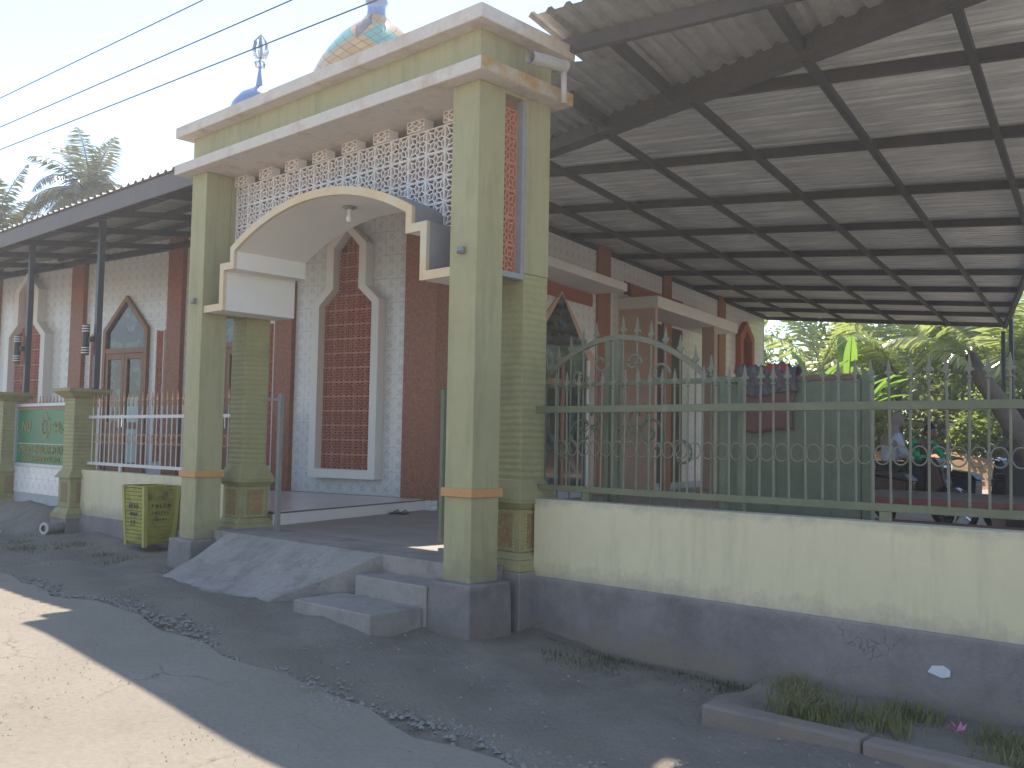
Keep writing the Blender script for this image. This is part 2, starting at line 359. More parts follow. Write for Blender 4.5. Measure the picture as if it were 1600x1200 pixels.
# ------------------------------------------------------------------ ground
def gz_(x, y):                                        # the road falls gently to the right
    t = min(1, max(0, (x+8)/4)); return -.2*(t*t*(3-2*t))
def grid(x0, x1, y0, y1, nx, ny, fz, edge=None):
    g = MB()
    for j in range(ny+1):
        for i in range(nx+1):
            x = x0+(x1-x0)*i/nx; y = y0+(y1-y0)*j/ny
            if edge: x, y = edge(x, y, i, j)
            g.v.append((x, y, fz(x, y)))
    for j in range(ny):
        for i in range(nx): a = j*(nx+1)+i; g.f.append((a, a+1, a+nx+2, a+nx+1))
    return g
structure(grid(-150, 150, -150, 220, 60, 60, lambda x, y: -.45).build('ground', dirt_m))
def road_edge(x): return 3.72 + .10*math.sin(x*1.7) + .05*math.sin(x*5.1+1) + .04*math.sin(x*13) + (.03*x if x < -8 else -.24+ .0*x)
def re_(x, y, i, j):
    if j == 60: return x, 3.85 + .06*math.sin(x*2.1)+.04*math.sin(x*6.3)+.03*math.sin(x*17) - .02*(x+9)*(x < -9)*2.2
    return x, y
structure(grid(-60, 30, -25, 3.9, 300, 60, lambda x, y: gz_(x, y)+.006*math.sin(x*3+y*2), re_).build('road', road_m, smooth=True))
def vz(x, y):
    e_ = 3.95+.10*math.sin(x*1.3)+.06*math.sin(x*4.1)+.05*math.sin(x*9.7)+.04*math.sin(x*23)
    return gz_(x, y) - .012 - (.10*min(1, max(0, (e_-y)/.7))) - .02*min(1, max(0, (y-e_)/1.5)) + min(1, max(.25, (y-e_)/.8))* .018*math.sin(x*4.3+y)+.015*math.sin(y*7.1+x*2.3)+.012*math.sin(x*11+y*9) + .30*(max(0, min(1, (y-5.5)/.9))**1.5)*max(0, min(1, (-15.5-x)/.6)) + .05*max(0, min(1, (y-5.7)/.6))*(x < -10.8)
structure(grid(-60, 30, 3.0, 7.6, 400, 46, vz).build('verge', dirt_m, smooth=True))
yd = MB()
yd.box(-30, 7, 6.7, 40, -.2, .398)
structure(yd.build('yard_floor', yard_m))
# gate slab with ramp and steps
gp = empty('entrance_ramp', (0, 0, 0), 0, 'grey cement entrance ramp sloping from the gate pillars to the road', 'ramp')
MB().box(-10.3, -5.9, 6.02, 6.698, -.3, .402).build('landing', paving, gp)
sl = MB(); tp = [(-9.98, 6.018, .402), (-7.22, 6.018, .402), (-7.50, 5.66, .20), (-7.80, 5.15, -.02), (-9.75, 5.05, -.02), (-9.92, 5.6, .17)]
nb_ = len(tp); sl.v = tp + [(a, b, -.35) for a, b, c in tp]; sl.f = [(0, 1, 2, 5), (5, 2, 3, 4)] + [((k+1) % nb_, k, nb_+k, nb_+(k+1) % nb_) for k in range(nb_)]
sl.build('slope', paving, gp)
MB().box(-7.20, -6.22, 5.68, 6.015, -.3, .24).build('step', paving, gp, bevel=.012)
MB().box(-7.34, -6.26, 5.10, 5.677, -.35, .06).build('step', paving, gp, bevel=.012)
# kerb and dry bed along the right wall
kb = empty('drain_kerb', (0, 5.45, 0), 0, 'weathered concrete kerb edging the weedy bed below the cream wall', 'kerb')
x = -3.3
while x < 4:
    L_ = random.uniform(.9, 1.3)
    MB().box(x+.004, x+L_-.004, -.08+random.uniform(-.01, .01), .07, -.35, -.125+random.uniform(-.012, .008)).build('kerb_stone', plinth_g, kb, bevel=.02); x += L_
structure(grid(-3.4, 4, 5.5, 6.5, 60, 12, lambda x, y: -.185+.02*math.sin(x*7)*math.sin(y*9)+.02*(y-5.5)).build('planting_bed', dirt_m, smooth=True))

# stones on the verge and road edge: too many to count
st = MB()
def pebble(g, x, y, z, r):
    i = len(g.v); k = [random.uniform(.6, 1.2) for _ in range(6)]
    g.v += [(x+r*k[0], y, z), (x, y+r*k[1], z), (x-r*k[2], y, z), (x, y-r*k[3], z), (x, y, z+r*.7*k[4]), (x, y, z-r*.5)]
    g.f += [tuple(i+q for q in t) for t in ((0,1,4), (1,2,4), (2,3,4), (3,0,4), (1,0,5), (2,1,5), (3,2,5), (0,3,5))]
for _ in range(2600):
    x = random.uniform(-20, 1); y = random.triangular(3.3, 6.5, 4.4 if random.random() < .5 else 3.8)
    pebble(st, x, y, gz_(x, y)-.015, random.choice((.005, .006, .008, .012, .018)))
for _ in range(2600):
    x = random.uniform(-13, -2); y = 3.95+.10*math.sin(x*1.3)+.06*math.sin(x*4.1)+random.gauss(0, .09); pebble(st, x, y, gz_(x, y)-.01, random.choice((.008, .012, .018, .026)))
for _ in range(2600):
    x = random.uniform(-9, -1); y = random.uniform(1.9, 3.8); pebble(st, x, y, gz_(x, y)+.002, random.choice((.003, .004, .006)))
stuff(tag(st.build('gravel', M('grey_gravel', (.27, .24, .21), .9, .4, 9, .2, 60)), 'loose grey gravel scattered along the verge and road edge', 'gravel'))
# dry grass tufts
def grass(name, n, fx, mat, label):
    g = MB()
    for _ in range(n):
        x, y, z, h = fx(); a = random.uniform(0, 6.28); lx, ly = math.cos(a)*h*random.uniform(.2, .8), math.sin(a)*h*random.uniform(.2, .8)
        wv = .003 + h*.015; px, py = -math.sin(a)*wv, math.cos(a)*wv
        g.quad((x-px, y-py, z), (x+px, y+py, z), (x+lx*.45+px*.7, y+ly*.45+py*.7, z+h*.65), (x+lx*.45-px*.7, y+ly*.45-py*.7, z+h*.65))
        g.quad((x+lx*.45-px*.7, y+ly*.45-py*.7, z+h*.65), (x+lx*.45+px*.7, y+ly*.45+py*.7, z+h*.65), (x+lx, y+ly, z+h*.9))
    return stuff(tag(g.build(name, mat), label, 'grass'))
tufts = [(random.uniform(-3.2, 1.5), random.uniform(5.6, 6.4)) for _ in range(60)]
def g1():
    t = random.choice(tufts); x = t[0]+random.gauss(0, .09); y = min(6.47, max(5.55, t[1]+random.gauss(0, .08))); return x, y, -.19, random.uniform(.04, .15)
grass('dry_grass', 9000, g1, leaf_mat('dry_grass_blade', (.27, .23, .12), (.17, .18, .07), .35, .7), 'dry straw coloured grass growing in the bed below the right wall')
tf2 = [(random.uniform(-18, -10), random.uniform(5.0, 6.3)) for _ in range(60)] + [(random.uniform(-5.6, -3.5), random.uniform(5.9, 6.35)) for _ in range(22)]
def g2():
    t = random.choice(tf2); x = t[0]+random.gauss(0, .14); y = min(6.3, t[1]+random.gauss(0, .1)); return x, y, gz_(x, y)-.04, random.uniform(.015, .06)
grass('low_weeds', 4200, g2, leaf_mat('weed_blade', (.10, .10, .05), (.09, .12, .04), .3, .7), 'low sparse weeds on the dark verge before the left fence')

# ------------------------------------------------------------------ gate arch
X0, Y0, sp = -5.789, 5.779, .3335
XL = -10.336                                          # right face of the left pillar
gate = empty('gate_portal', (-8.23, 6.2, 0), 0, 'olive green mosque gateway with double cornice and white lattice screen over an arched canopy', 'gateway')
def GB(name, mat, mb, **k):                            # gate parts are modelled in world metres
    mb.v = [(a+8.23, b-6.2, c) for a, b, c in mb.v]; return mb.build(name, mat, gate, **k)
for xr, tag_ in ((X0, 0), (XL, 1)):
    xl = xr - sp; lbl = 'right' if tag_ == 0 else 'left'
    p = GB('front_pillar', olive, B(xl, xr, Y0, Y0+sp, .298, 4.636), bevel=.008)
    q = GB('pillar_band', band_o, B(xl-.025, xr+.025, Y0-.025, Y0+sp+.025, 1.02, 1.095), bevel=.006)
    z = -.35 if tag_ == 0 else -.2
    GB('pillar_plinth', plinth_g, MB().tbox((xl+xr)/2, Y0+sp/2, z, .30, sp/2+.10, sp/2+.10, sp/2+.086, sp/2+.086), bevel=.015)
    # back pier with carved pedestal
    ya, yb = Y0+.612, Y0+.941
    cy = (ya+yb)/2; cx = (xl+xr)/2; h = sp/2
    GB('back_pier', olive_g, B(xl+.002, xr-.002, ya, yb, .9, 3.02), bevel=.008)
    GB('pier_head', olive, B(xl, xr, ya, yb, 3.022, 4.636))
    pd = MB().tbox(cx, cy, .985, 1.16, h+.085, h+.085, h+.004, h+.004)
    pd.tbox(cx, cy, .955, .984, h+.09, h+.09, h+.09, h+.09).tbox(cx, cy, .90, .954, h+.03, h+.03, h+.075, h+.075)
    pd.tbox(cx, cy, .52, .899, h+.03, h+.03, h+.03, h+.03).tbox(cx, cy, .46, .519, h+.075, h+.075, h+.035, h+.035)
    pd.tbox(cx, cy, .36, .459, h+.09, h+.09, h+.07, h+.07)
    GB('pedestal', olive_c, pd, bevel=.006)
    GB('pier_footing', plinth_g, B(cx-h-.1, cx+h+.1, cy-h-.1, cy+h+.1, -.2, .409 if tag_ else .358), bevel=.01)
    # framed relief panel with beads, on the two visible faces
    pm = M('carved_orange_relief_%d' % tag_, (.34, .22, .09), .8, .4, 25, .6, 40)
    fx = cx+h+.031
    GB('relief_panel', pm, B(fx, fx+.006, cy-.10, cy+.10, .565, .855), bevel=.003)
    GB('relief_panel', pm, B(cx-.10, cx+.10, cy-h-.037, cy-h-.031, .565, .855), bevel=.003)
    bd = MB()
    for k in range(9):
        for zz in (.545, .875): bd.box(fx, fx+.012, cy-.128+k*.032-.008, cy-.128+k*.032+.008, zz-.009, zz+.009); bd.box(cx-.128+k*.032-.008, cx-.128+k*.032+.008, cy-h-.043, cy-h-.031, zz-.009, zz+.009)
    for k in range(10):
        for sg in (-1, 1): bd.box(fx, fx+.012, cy+sg*.13-.009, cy+sg*.13+.009, .571+k*.031-.008, .571+k*.031+.008); bd.box(cx+sg*.13-.009, cx+sg*.13+.009, cy-h-.043, cy-h-.031, .571+k*.031-.008, .571+k*.031+.008)
    stuff(GB('bead_border', M('ochre_beads_%d' % tag_, (.48, .40, .17), .8), bd))
    # infill between pillar and pier: grey frame with terracotta roster on the right, plain on the left
    ys0, ys1 = Y0+sp, ya
    if tag_: GB('side_infill', olive, B(xl+.002, xr-.002, ys0+.001, ys1-.001, 2.96, 4.60)); GB('side_lintel', olive, B(xl, xr, ys0+.001, ys1-.001, 4.602, 4.636)); continue
    GB('side_frame', grey_b, B(xr-.10, xr-.004, ys1-.045, ys1-.001, 2.96, 4.60).box(xr-.10, xr-.004, ys0+.001, ys1-.046, 2.96, 3.01).box(xr-.15, xr-.101, ys0+.001, ys1-.001, 2.96, 4.60))
    GB('side_lintel', olive, B(xl, xr, ys0+.001, ys1-.001, 4.602, 4.636))
# cornices and frieze
GB('lower_cornice', cornice_m, B(-10.83, -5.625, 5.62, 6.85, 4.638, 4.762), bevel=.012)
GB('cornice_stain_edge', cornice_r, B(-5.624, -5.619, 5.625, 6.845, 4.642, 4.758))
GB('frieze', olive, B(-10.668, X0, 5.782, 6.72, 4.763, 5.088))
GB('upper_cornice', cornice_m, B(-10.83, -5.625, 5.62, 6.88, 5.09, 5.222), bevel=.012)
# arched canopy
C0 = -8.23
outer = [(-10.334, 3.03), (-10.0, 3.03), (-10.0, 3.49), (-9.79, 3.49), (-9.79, 3.66)]
arc = []
Rr = (1.56**2 + .40**2)/(2*.40)
a0 = math.asin(1.56/Rr)
for k in range(1, 24):
    a = -a0 + 2*a0*k/24; arc.append((C0+Rr*math.sin(a), 4.06-Rr+Rr*math.cos(a)))
outer = outer + arc + [(2*C0-x, z) for x, z in outer[::-1]]
def offset(pl, d):
    out = []
    for i, p in enumerate(pl):
        a = pl[i-1] if i else None; c = pl[i+1] if i < len(pl)-1 else None
        ns = []
        for u, v in ((a, p), (p, c)):
            if u is None or v is None: continue
            dx, dz = v[0]-u[0], v[1]-u[1]; L_ = math.hypot(dx, dz); ns.append((dz/L_, -dx/L_))
        nx = sum(t[0] for t in ns); nz_ = sum(t[1] for t in ns); q = math.hypot(nx, nz_); nx /= q; nz_ /= q
        k = 1/max(.5, nx*ns[0][0]+nz_*ns[0][1]); out.append((p[0]+nx*d*k, p[1]+nz_*d*k))
    return out
def shell(pl, d0, d1, y0, y1):
    U, L_ = offset(pl, d0), offset(pl, d1); g = MB()
    for i in range(len(pl)-1):
        a, b, c, d = U[i], U[i+1], L_[i+1], L_[i]
        for y in (y0, y1): g.quad(*((q[0], y, q[1]) for q in (a, b, c, d)))
        g.quad((a[0], y0, a[1]), (b[0], y0, b[1]), (b[0], y1, b[1]), (a[0], y1, a[1]))
        g.quad((d[0], y0, d[1]), (c[0], y0, c[1]), (c[0], y1, c[1]), (d[0], y1, d[1]))
    for k in (0, -1):
        a, d = U[k], L_[k]; g.quad((a[0], y0, a[1]), (a[0], y1, a[1]), (d[0], y1, d[1]), (d[0], y0, d[1]))
    return g
GB('arched_canopy', white_p, shell(outer, .012, .075, 5.842, 6.78))
GB('canopy_topping', grey_b, shell(outer, 0, .011, 5.842, 6.78))
GB('canopy_edge', trim_y, shell(outer, -.003, .08, 5.80, 5.841))
# lattice blocks (one shared mesh per size)
def roster_mesh(name, w, h, t, mat, bw=.07, half=False):
    g = MB(); W, H = w/2, h/2
    fw = bw*.5*w
    g.box(-W, W, 0, t, -H, -H+fw).box(-W, W, 0, t, H-fw, H).box(-W, -W+fw, 0, t, -H+fw, H-fw).box(W-fw, W, 0, t, -H+fw, H-fw)
    def bar(p, q, k=1.0, dy=0.):
        x0, z0 = p[0]*W, p[1]*H; x1, z1 = q[0]*W, q[1]*H
        dx, dz = x1-x0, z1-z0; L_ = math.hypot(dx, dz) or 1; nx, nz_ = -dz/L_*bw*w*.30*k, dx/L_*bw*w*.30*k
        i = len(g.v); t0 = .003+dy; t1 = t-.003
        for y in (t0, t1): g.v.extend([(x0-nx, y, z0-nz_), (x1-nx, y, z1-nz_), (x1+nx, y, z1+nz_), (x0+nx, y, z0+nz_)])
        g.f.extend([tuple(i+q_ for q_ in f) for f in ((0,1,2,3), (1,0,4,5), (2,1,5,6)[::1], (3,2,6,7), (0,3,7,4))])
    P = lambda r, a: (r*math.cos(R(a)), r*math.sin(R(a)))
    if half:
        for q in (((-1, 0), (0, 1)), ((0, 1), (1, 0)), ((1, 0), (0, -1)), ((0, -1), (-1, 0)), ((-.5, 1), (-.5, -1)), ((.5, 1), (.5, -1)), ((-.5, .5), (.5, -.5)), ((-.5, -.5), (.5, .5))): bar(*q, k=1.1)
    else:
        for k in range(8):
            a = 22.5+45*k
            bar(P(.24, a), P(.24, a+45), .9, .002); bar(P(.24, a), P(.62, a), 1, .001)
            e0 = P(.95, a-22.5) if k % 2 == 0 else (math.copysign(.70, P(1, a-22.5)[0]), math.copysign(.70, P(1, a-22.5)[1]))
            e1_ = P(.95, a+22.5) if k % 2 == 1 else (math.copysign(.70, P(1, a+22.5)[0]), math.copysign(.70, P(1, a+22.5)[1]))
            bar(P(.62, a), e0, 1, .0015); bar(P(.62, a), e1_, 1, .0025)
        for sx, sz in ((1, 1), (1, -1), (-1, 1), (-1, -1)): bar((sx*.70, sz*.70), (sx, sz), 1, .0035)
    return g.mesh(name, mat)
cw = (6.122-10.336)/-16
rw = roster_mesh('lattice_block', cw-.003, .247, .028, roster_w, .075)
rwh = roster_mesh('small_lattice_block', cw-.01, .113, .02, roster_w, .07, True)
rwp = MB().box(-cw/2+.007, cw/2-.007, .0105, .0195, -.055, .055).mesh('recess', plain('tan_recess', (.36, .25, .18), .9))
rwc = MB().box(-cw/2+.005, cw/2-.005, .0205, .12, -.0565, .0565).mesh('block_body', roster_w)
def arch_z(x):
    for i in range(len(outer)-1):
        a, b = outer[i], outer[i+1]
        if min(a[0], b[0]) <= x <= max(a[0], b[0]) and abs(a[0]-b[0]) > 1e-6: return a[1]+(b[1]-a[1])*(x-a[0])/(b[0]-a[0])
    return 3.03
for c in range(16):
    xc = XL + cw*(c+.5)
    lo = min(arch_z(xc-cw*.5+.01), arch_z(xc+cw*.49))
    for r_i in range(6):
        zc = 4.52 - .25*(r_i+.5)
        if zc+.125 < lo: break
        if c in (0, 1, 14, 15):
            if r_i < 4: put(rw, 'lattice_block', gate, (xc+8.23, 6.18-6.2, zc))
            continue
        hi = max(arch_z(xc-cw*.5+.01), arch_z(xc+cw*.49))
        if zc-.125 < hi:
            bmm = bmesh.new(); bmm.from_mesh(rw)
            pz, sl_ = arch_z(xc), (arch_z(xc+.05)-arch_z(xc-.05))/.10
            if zc+.125 < pz+.01: bmm.free(); continue
            nv = Vector((-sl_, 0, 1)).normalized()
            bmesh.ops.bisect_plane(bmm, geom=bmm.verts[:]+bmm.edges[:]+bmm.faces[:], plane_co=(0, 0, pz-zc-.02), plane_no=nv, clear_inner=True)
            mc = bpy.data.meshes.new('lattice_block'); bmm.to_mesh(mc); bmm.free()
            if len(mc.vertices): put(mc, 'lattice_block', gate, (xc+8.23, 6.18-6.2, zc))
        else: put(rw, 'lattice_block', gate, (xc+8.23, 6.18-6.2, zc))
    if c % 2 == 0:
        q_ = put(rwh, 'small_lattice_block', gate, (xc+8.23, 6.15-6.2, 4.5785)); put(rwp, 'recess', q_); put(rwc, 'block_body', q_)
ro = roster_mesh('terracotta_block', .232, .247, .05, roster_o, .10)
for xr in (X0,):
    for k in range(6): put(ro, 'terracotta_block', gate, (xr-.07+8.23, Y0+sp+.117-6.2, 3.14+.25*k), (0, 0, math.pi/2))
    GB('side_backing', panel_bk, B(xr-.100, xr-.09, Y0+sp+.002, Y0+.565, 3.011, 4.60))
top_ = [(x, z+.004) for x, z in outer]
GB('lattice_backing', panel_bk, MB().prism([(XL+.002, 4.515)] + top_ + [(X0-sp-.002, 4.515)], 6.225, 6.24))
# small lamps on the pillars
for xx, zz, lb in ((-5.955, 3.15, 'small grey box lamp on the front of the right gate pillar'), (-10.50, 3.10, 'small grey box lamp on the front of the left gate pillar')):
    o = empty('wall_lamp', (xx, Y0, zz), 0, lb, 'lamp', 'small box lamps on the gate pillars')
    B(-.035, .035, -.045, 0, -.03, .03).build('lamp_body', grey_post, o, bevel=.006); B(-.025, .025, -.052, -.046, -.024, -.008).build('lamp_lens', glass_m, o)
o = empty('bulb_holder', (C0, 6.28, 3.985), 0, 'bare white bulb holder hanging under the arched gate canopy', 'light')
MB().lathe([(0, 0), (.075, 0), (.08, -.012), (.04, -.03), (0, -.03)], n=20).build('ceiling_rose', plain('aged_brass', (.25, .23, .18), .4), o, smooth=True)
MB().lathe([(.022, -.03), (.018, -.08), (.03, -.11), (.032, -.15), (.02, -.165), (0, -.168)], n=16).build('socket', white_p, o, smooth=True)

# pipe
o = empty('drain_pipe', (-5.5, 6.1, 4.85), 0, 'short white drain pipe jutting out above the right end of the gate cornice', 'pipe')
d = Vector((.0, .60, .03))
MB().tube([(-.0, 0, 0), (0, .46, .06)], .058, 20, cap=False).tube([(0, 0, 0), (0, .46, .06)], .049, 20, cap=False).build('pipe', pvc, o, smooth=True)
MB().lathe([(.064, -.02), (.064, .05)], (0, 0, 0), 20).build('pipe_collar', pvc, o, smooth=True).matrix_local = Matrix.Translation((0, .42, .055)) @ Matrix.Rotation(R(-90+7), 4, 'X')
MB().tube([(0, .46, .05), (0, .47, -.28)], .028, 14).build('down_pipe', pvc, o, smooth=True)

# ------------------------------------------------------------------ fences
def spear_profile(g, z, s=1.0, curl=False):
    pr = [(-.006, 0), (-.006, .02), (-.022, .035), (-.028, .03), (-.03, .045), (-.014, .055), (-.012, .075), (0, .14), (.012, .075), (.014, .055), (.03, .045), (.028, .03), (.022, .035), (.006, .02), (.006, 0)]
    g.prism([(a*s, z+b*s) for a, b in pr], -.005, .005)
def bar_mesh(name, z0, z1, mat, r=.009, sp_s=1.0):
    g = MB().tube([(0, 0, z0), (0, 0, z1)], r, 6)
    g.lathe([(r, -.012), (r*1.9, -.004), (r*1.9, .004), (r, .012)], (0, 0, z1-.01), 8)
    spear_profile(g, z1, sp_s)
    return g.mesh(name, mat)
def ring_mesh(name, r, t, mat):
    g = MB(); n = 20
    for j in range(n):
        for k in range(5):
            a = 2*math.pi*j/n; b = 2*math.pi*k/5
            g.v.append(((r+t*math.cos(b))*math.cos(a), t*math.sin(b), (r+t*math.cos(b))*math.sin(a)))
    for j in range(n):
        for k in range(5): g.f.append((j*5+k, ((j+1) % n)*5+k, ((j+1) % n)*5+(k+1) % 5, j*5+(k+1) % 5))
    return g.mesh(name, mat, smooth=True)
# right wall + fence
rwl = empty('boundary_wall', (-5.4, 6.6, 0), 0, 'long cream boundary wall with grey cement base right of the gate', 'wall')
def W_(o, mb, name, mat, **k):
    L_ = o.location; mb.v = [(a-L_.x, b-L_.y, c-L_.z) for a, b, c in mb.v]; return mb.build(name, mat, o, **k)
W_(rwl, B(-5.72, 5, 6.5, 6.68, .28, 1.0), 'wall_panel', cream, bevel=.01)
W_(rwl, B(-5.72, 5, 6.47, 6.70, -.4, .322), 'wall_base', plinth_g, bevel=.015)
rf = empty('iron_fence', (-5.7, 6.6, 1.0), 0, 'long green iron fence with spear tips and rings on the wall right of the gate', 'fence')
W_(rf, B(-5.80, 5, 6.585, 6.615, 1.765, 1.825), 'rail', fence_g, bevel=.004)
W_(rf, B(-5.80, 5, 6.585, 6.615, 1.07, 1.125), 'rail', fence_g, bevel=.004)
for xx in (-5.2, -2.61, .2): W_(rf, B(xx-.035, xx+.035, 6.58, 6.62, .995, 1.069), 'stub_post', fence_g)
bm = bar_mesh('fence_bar', .09, .985, fence_t); rm = ring_mesh('ring', .052, .005, fence_t)
bt = M('pale_spear_paint', (.30, .33, .27), .6)
for k in range(72):
    xx = -5.56+.1247*k
    put(bm, 'fence_bar', rf, (xx+5.7+random.uniform(-.004, .004), random.uniform(-.002, .002), random.uniform(-.008, .006)), (R(random.uniform(-.5, .5)), R(random.uniform(-.8, .8)), R(random.uniform(-12, 12))))
    put(rm, 'ring', rf, (xx+5.7+.0623, 0, .455), None, (1.05, 1, 1.25))
for zz, xx, lb in ((1.79, -5.85, ''), (1.08, -5.9, '')):
    W_(rf, MB().lathe([(0, 0), (.02, .0), (.025, .02), (.012, .035), (0, .036)], (xx+.03, 6.56, zz-.01), 10), 'bracket', white_p)
# sliding gate parked behind the fence
sg = empty('sliding_gate', (-5.1, 6.87, .4), 0, 'arched green iron gate slid open behind the right hand fence', 'gate')
def arcz(x):
    t = (x+5.08)/.90
    return 2.06 + .38*(1-t*t) if abs(t) < 1 else 2.06
g = MB()
for a in range(24):
    x0 = -5.98+1.80*a/24; x1 = -5.98+1.80*(a+1)/24
    g.bar((x0, 6.87, arcz(x0)), (x1, 6.87, arcz(x1)), .03, .045)
W_(sg, g, 'arched_top_rail', fence_t)
for xx in (-7.31, -5.19, -5.09, -4.02, -3.86): W_(sg, B(xx-.026, xx+.026, 6.845, 6.895, .46, arcz(xx)-.02 if xx > -7 and xx < -4.1 else 2.03), 'post', gate_g, bevel=.004)
for zz in (.50, 1.08, 2.03): W_(sg, B(-7.2, -3.88, 6.85, 6.89, zz-.02, zz+.02), 'rail', gate_g)
for k in range(22):
    xx = -7.10+.148*k
    if min(abs(xx-q) for q in (-5.19, -5.09, -4.02)) < .04: continue
    top = max(arcz(xx), 2.05)
    put(bar_mesh('gate_bar', .1, top-.4+.02, fence_t, .008, 1.15), 'gate_bar', sg, (xx+5.1, 0, 0))
    if abs(xx+5.08) < 1.35:
        c = MB()
        for sgn in (-1, 1): c.tube([(xx+sgn*(.024*math.sin(t)), 6.87, top+.03+t*.018) for t in (0, .6, 1.2, 1.8, 2.4, 3.1)], .004, 5)
        W_(sg, c, 'spear_curl', fence_t)
def scroll(cx, cz, r, turns, s, a0=0., t=.012):
    pts = []
    for k in range(int(20*turns)):
        a = a0 + s*k*2*math.pi/20; q = r*(1-k/(20*turns)*.85); pts.append((cx+q*math.cos(a), 6.845, cz+q*math.sin(a)))
    return MB().tube(pts, t, 6)
for args in ((-4.72, 1.60, .15, 1.4, 1, -1.2), (-4.40, 1.42, .13, 1.2, -1, 2.6), (-4.86, 1.74, .13, 1.2, -1, 1.0), (-5.45, 1.60, .15, 1.4, -1, 4.3), (-5.62, 1.42, .12, 1.2, 1, .5), (-5.33, 1.74, .12, 1.2, 1, 2.1), (-4.62, 2.1, .10, 1.1, 1, 0.), (-5.5, 2.1, .10, 1.1, -1, 0.), (-4.9, 2.2, .09, 1.1, 1, 0.), (-5.25, 2.22, .09, 1.1, -1, 0.)):
    W_(sg, scroll(*args), 'scroll', gate_g if args[1] < 1.9 else fence_t)
for cx_, s in ((-4.95, 1), (-5.35, -1)):
    lf = MB()
    for k in range(5): a = R(200+k*35); lf.prism([(cx_+s*.02*0, 1.66), (cx_+s*.10*math.cos(a)-.02, 1.66+.10*math.sin(a)), (cx_+s*.17*math.cos(a), 1.66+.12*math.sin(a)+.02)], 6.835-.001*k, 6.84-.001*k)
    W_(sg, lf, 'leaf_ornament', gate_g)
# latch post
o = empty('latch_post', (-9.8, 6.55, .4), 0, 'grey galvanised latch post standing beside the left gate pedestal', 'post')
B(-.027, .027, -.027, .027, 0, 1.62).build('post', grey_post, o, bevel=.005); B(-.36, -.028, -.012, .012, 1.54, 1.57).build('arm', grey_post, o)
# left wall + fence between sign pillar and gate
lwl = empty('boundary_wall', (-13, 6.6, 0), 0, 'short cream boundary wall with grey cement base behind the yellow bin', 'wall')
W_(lwl, B(-15.1, -10.67, 6.5, 6.68, .22, .95), 'wall_panel', cream, bevel=.01)
W_(lwl, B(-15.2, -10.67, 6.46, 6.70, -.3, .262), 'wall_base', plinth_g, bevel=.015)
lf_ = empty('iron_fence', (-13, 6.6, 1.0), 0, 'white iron fence with orange spear tips above the yellow bin', 'fence')
W_(lf_, B(-15.1, -10.68, 6.585, 6.615, 1.745, 1.79), 'rail', fence_w); W_(lf_, B(-15.1, -10.68, 6.585, 6.615, 1.03, 1.075), 'rail', fence_w)
W_(lf_, B(-14.02, -13.98, 6.585, 6.615, .94, 1.03), 'stub_post', fence_w)
def wbar(top):
    g = MB().tube([(0, 0, .05), (0, 0, top)], .009, 6); return g.mesh('fence_bar', fence_w)
wb = wbar(.92); tipg = MB().lathe([(.012, -.05), (.016, -.02), (.010, 0)], (0, 0, .97), 8); spear_profile(tipg, .97, 1.1); tipg.tube([(0, 0, .92), (0, 0, .98)], .011, 6)
wt = tipg.mesh('spear_tip', fence_o); wr = ring_mesh('ring', .058, .006, fence_o)
for k in range(30):
    xx = -14.98+.146*k
    if xx > -10.75: break
    b_ = put(wb, 'fence_bar', lf_, (xx+13, 0, 0)); put(wt, 'spear_tip', b_)
    put(wr, 'ring', lf_, (xx+13+.073, 0, .44), None, (1, 1, 1.25))
# sign pillars, carved pedestals and caps
def sign_pillar(cx, label):
    o = empty('fence_pillar', (cx, 6.55, 0), 0, label, 'pillar', 'olive fence pillars beside the green sign')
    h = .185
    MB().tbox(0, 0, .9, 2.06, h, h, h, h).build('shaft', olive_g, o, bevel=.008)
    MB().tbox(0, 0, 2.061, 2.15, h+.02, h+.02, h+.13, h+.13).tbox(0, 0, 2.151, 2.21, h+.15, h+.15, h+.15, h+.15).build('cap', olive_c, o, bevel=.01)
    MB().tbox(0, 0, .82, .95, h+.09, h+.09, h+.004, h+.004).tbox(0, 0, .36, .819, h+.03, h+.03, h+.03, h+.03).tbox(0, 0, .27, .359, h+.10, h+.10, h+.05, h+.05).tbox(0, 0, .20, .269, h+.11, h+.11, h+.11, h+.11).build('pedestal', olive_c, o, bevel=.008)
    MB().tbox(0, 0, -.25, .199, h+.12, h+.12, h+.10, h+.10).build('footing', plinth_g, o)
    pm = M('carved_relief_brown', (.27, .19, .10), .8, .4, 25, .6, 40)
    B(-.11, .11, -h-.036, -h-.030, .44, .75).build('relief_panel', pm, o); B(h+.030, h+.036, -.11, .11, .44, .75).build('relief_panel', pm, o)
    return o
sign_pillar(-15.30, 'grooved olive fence pillar on the right side of the green mosque sign')
sign_pillar(-18.25, 'grooved olive fence pillar on the left side of the green mosque sign')
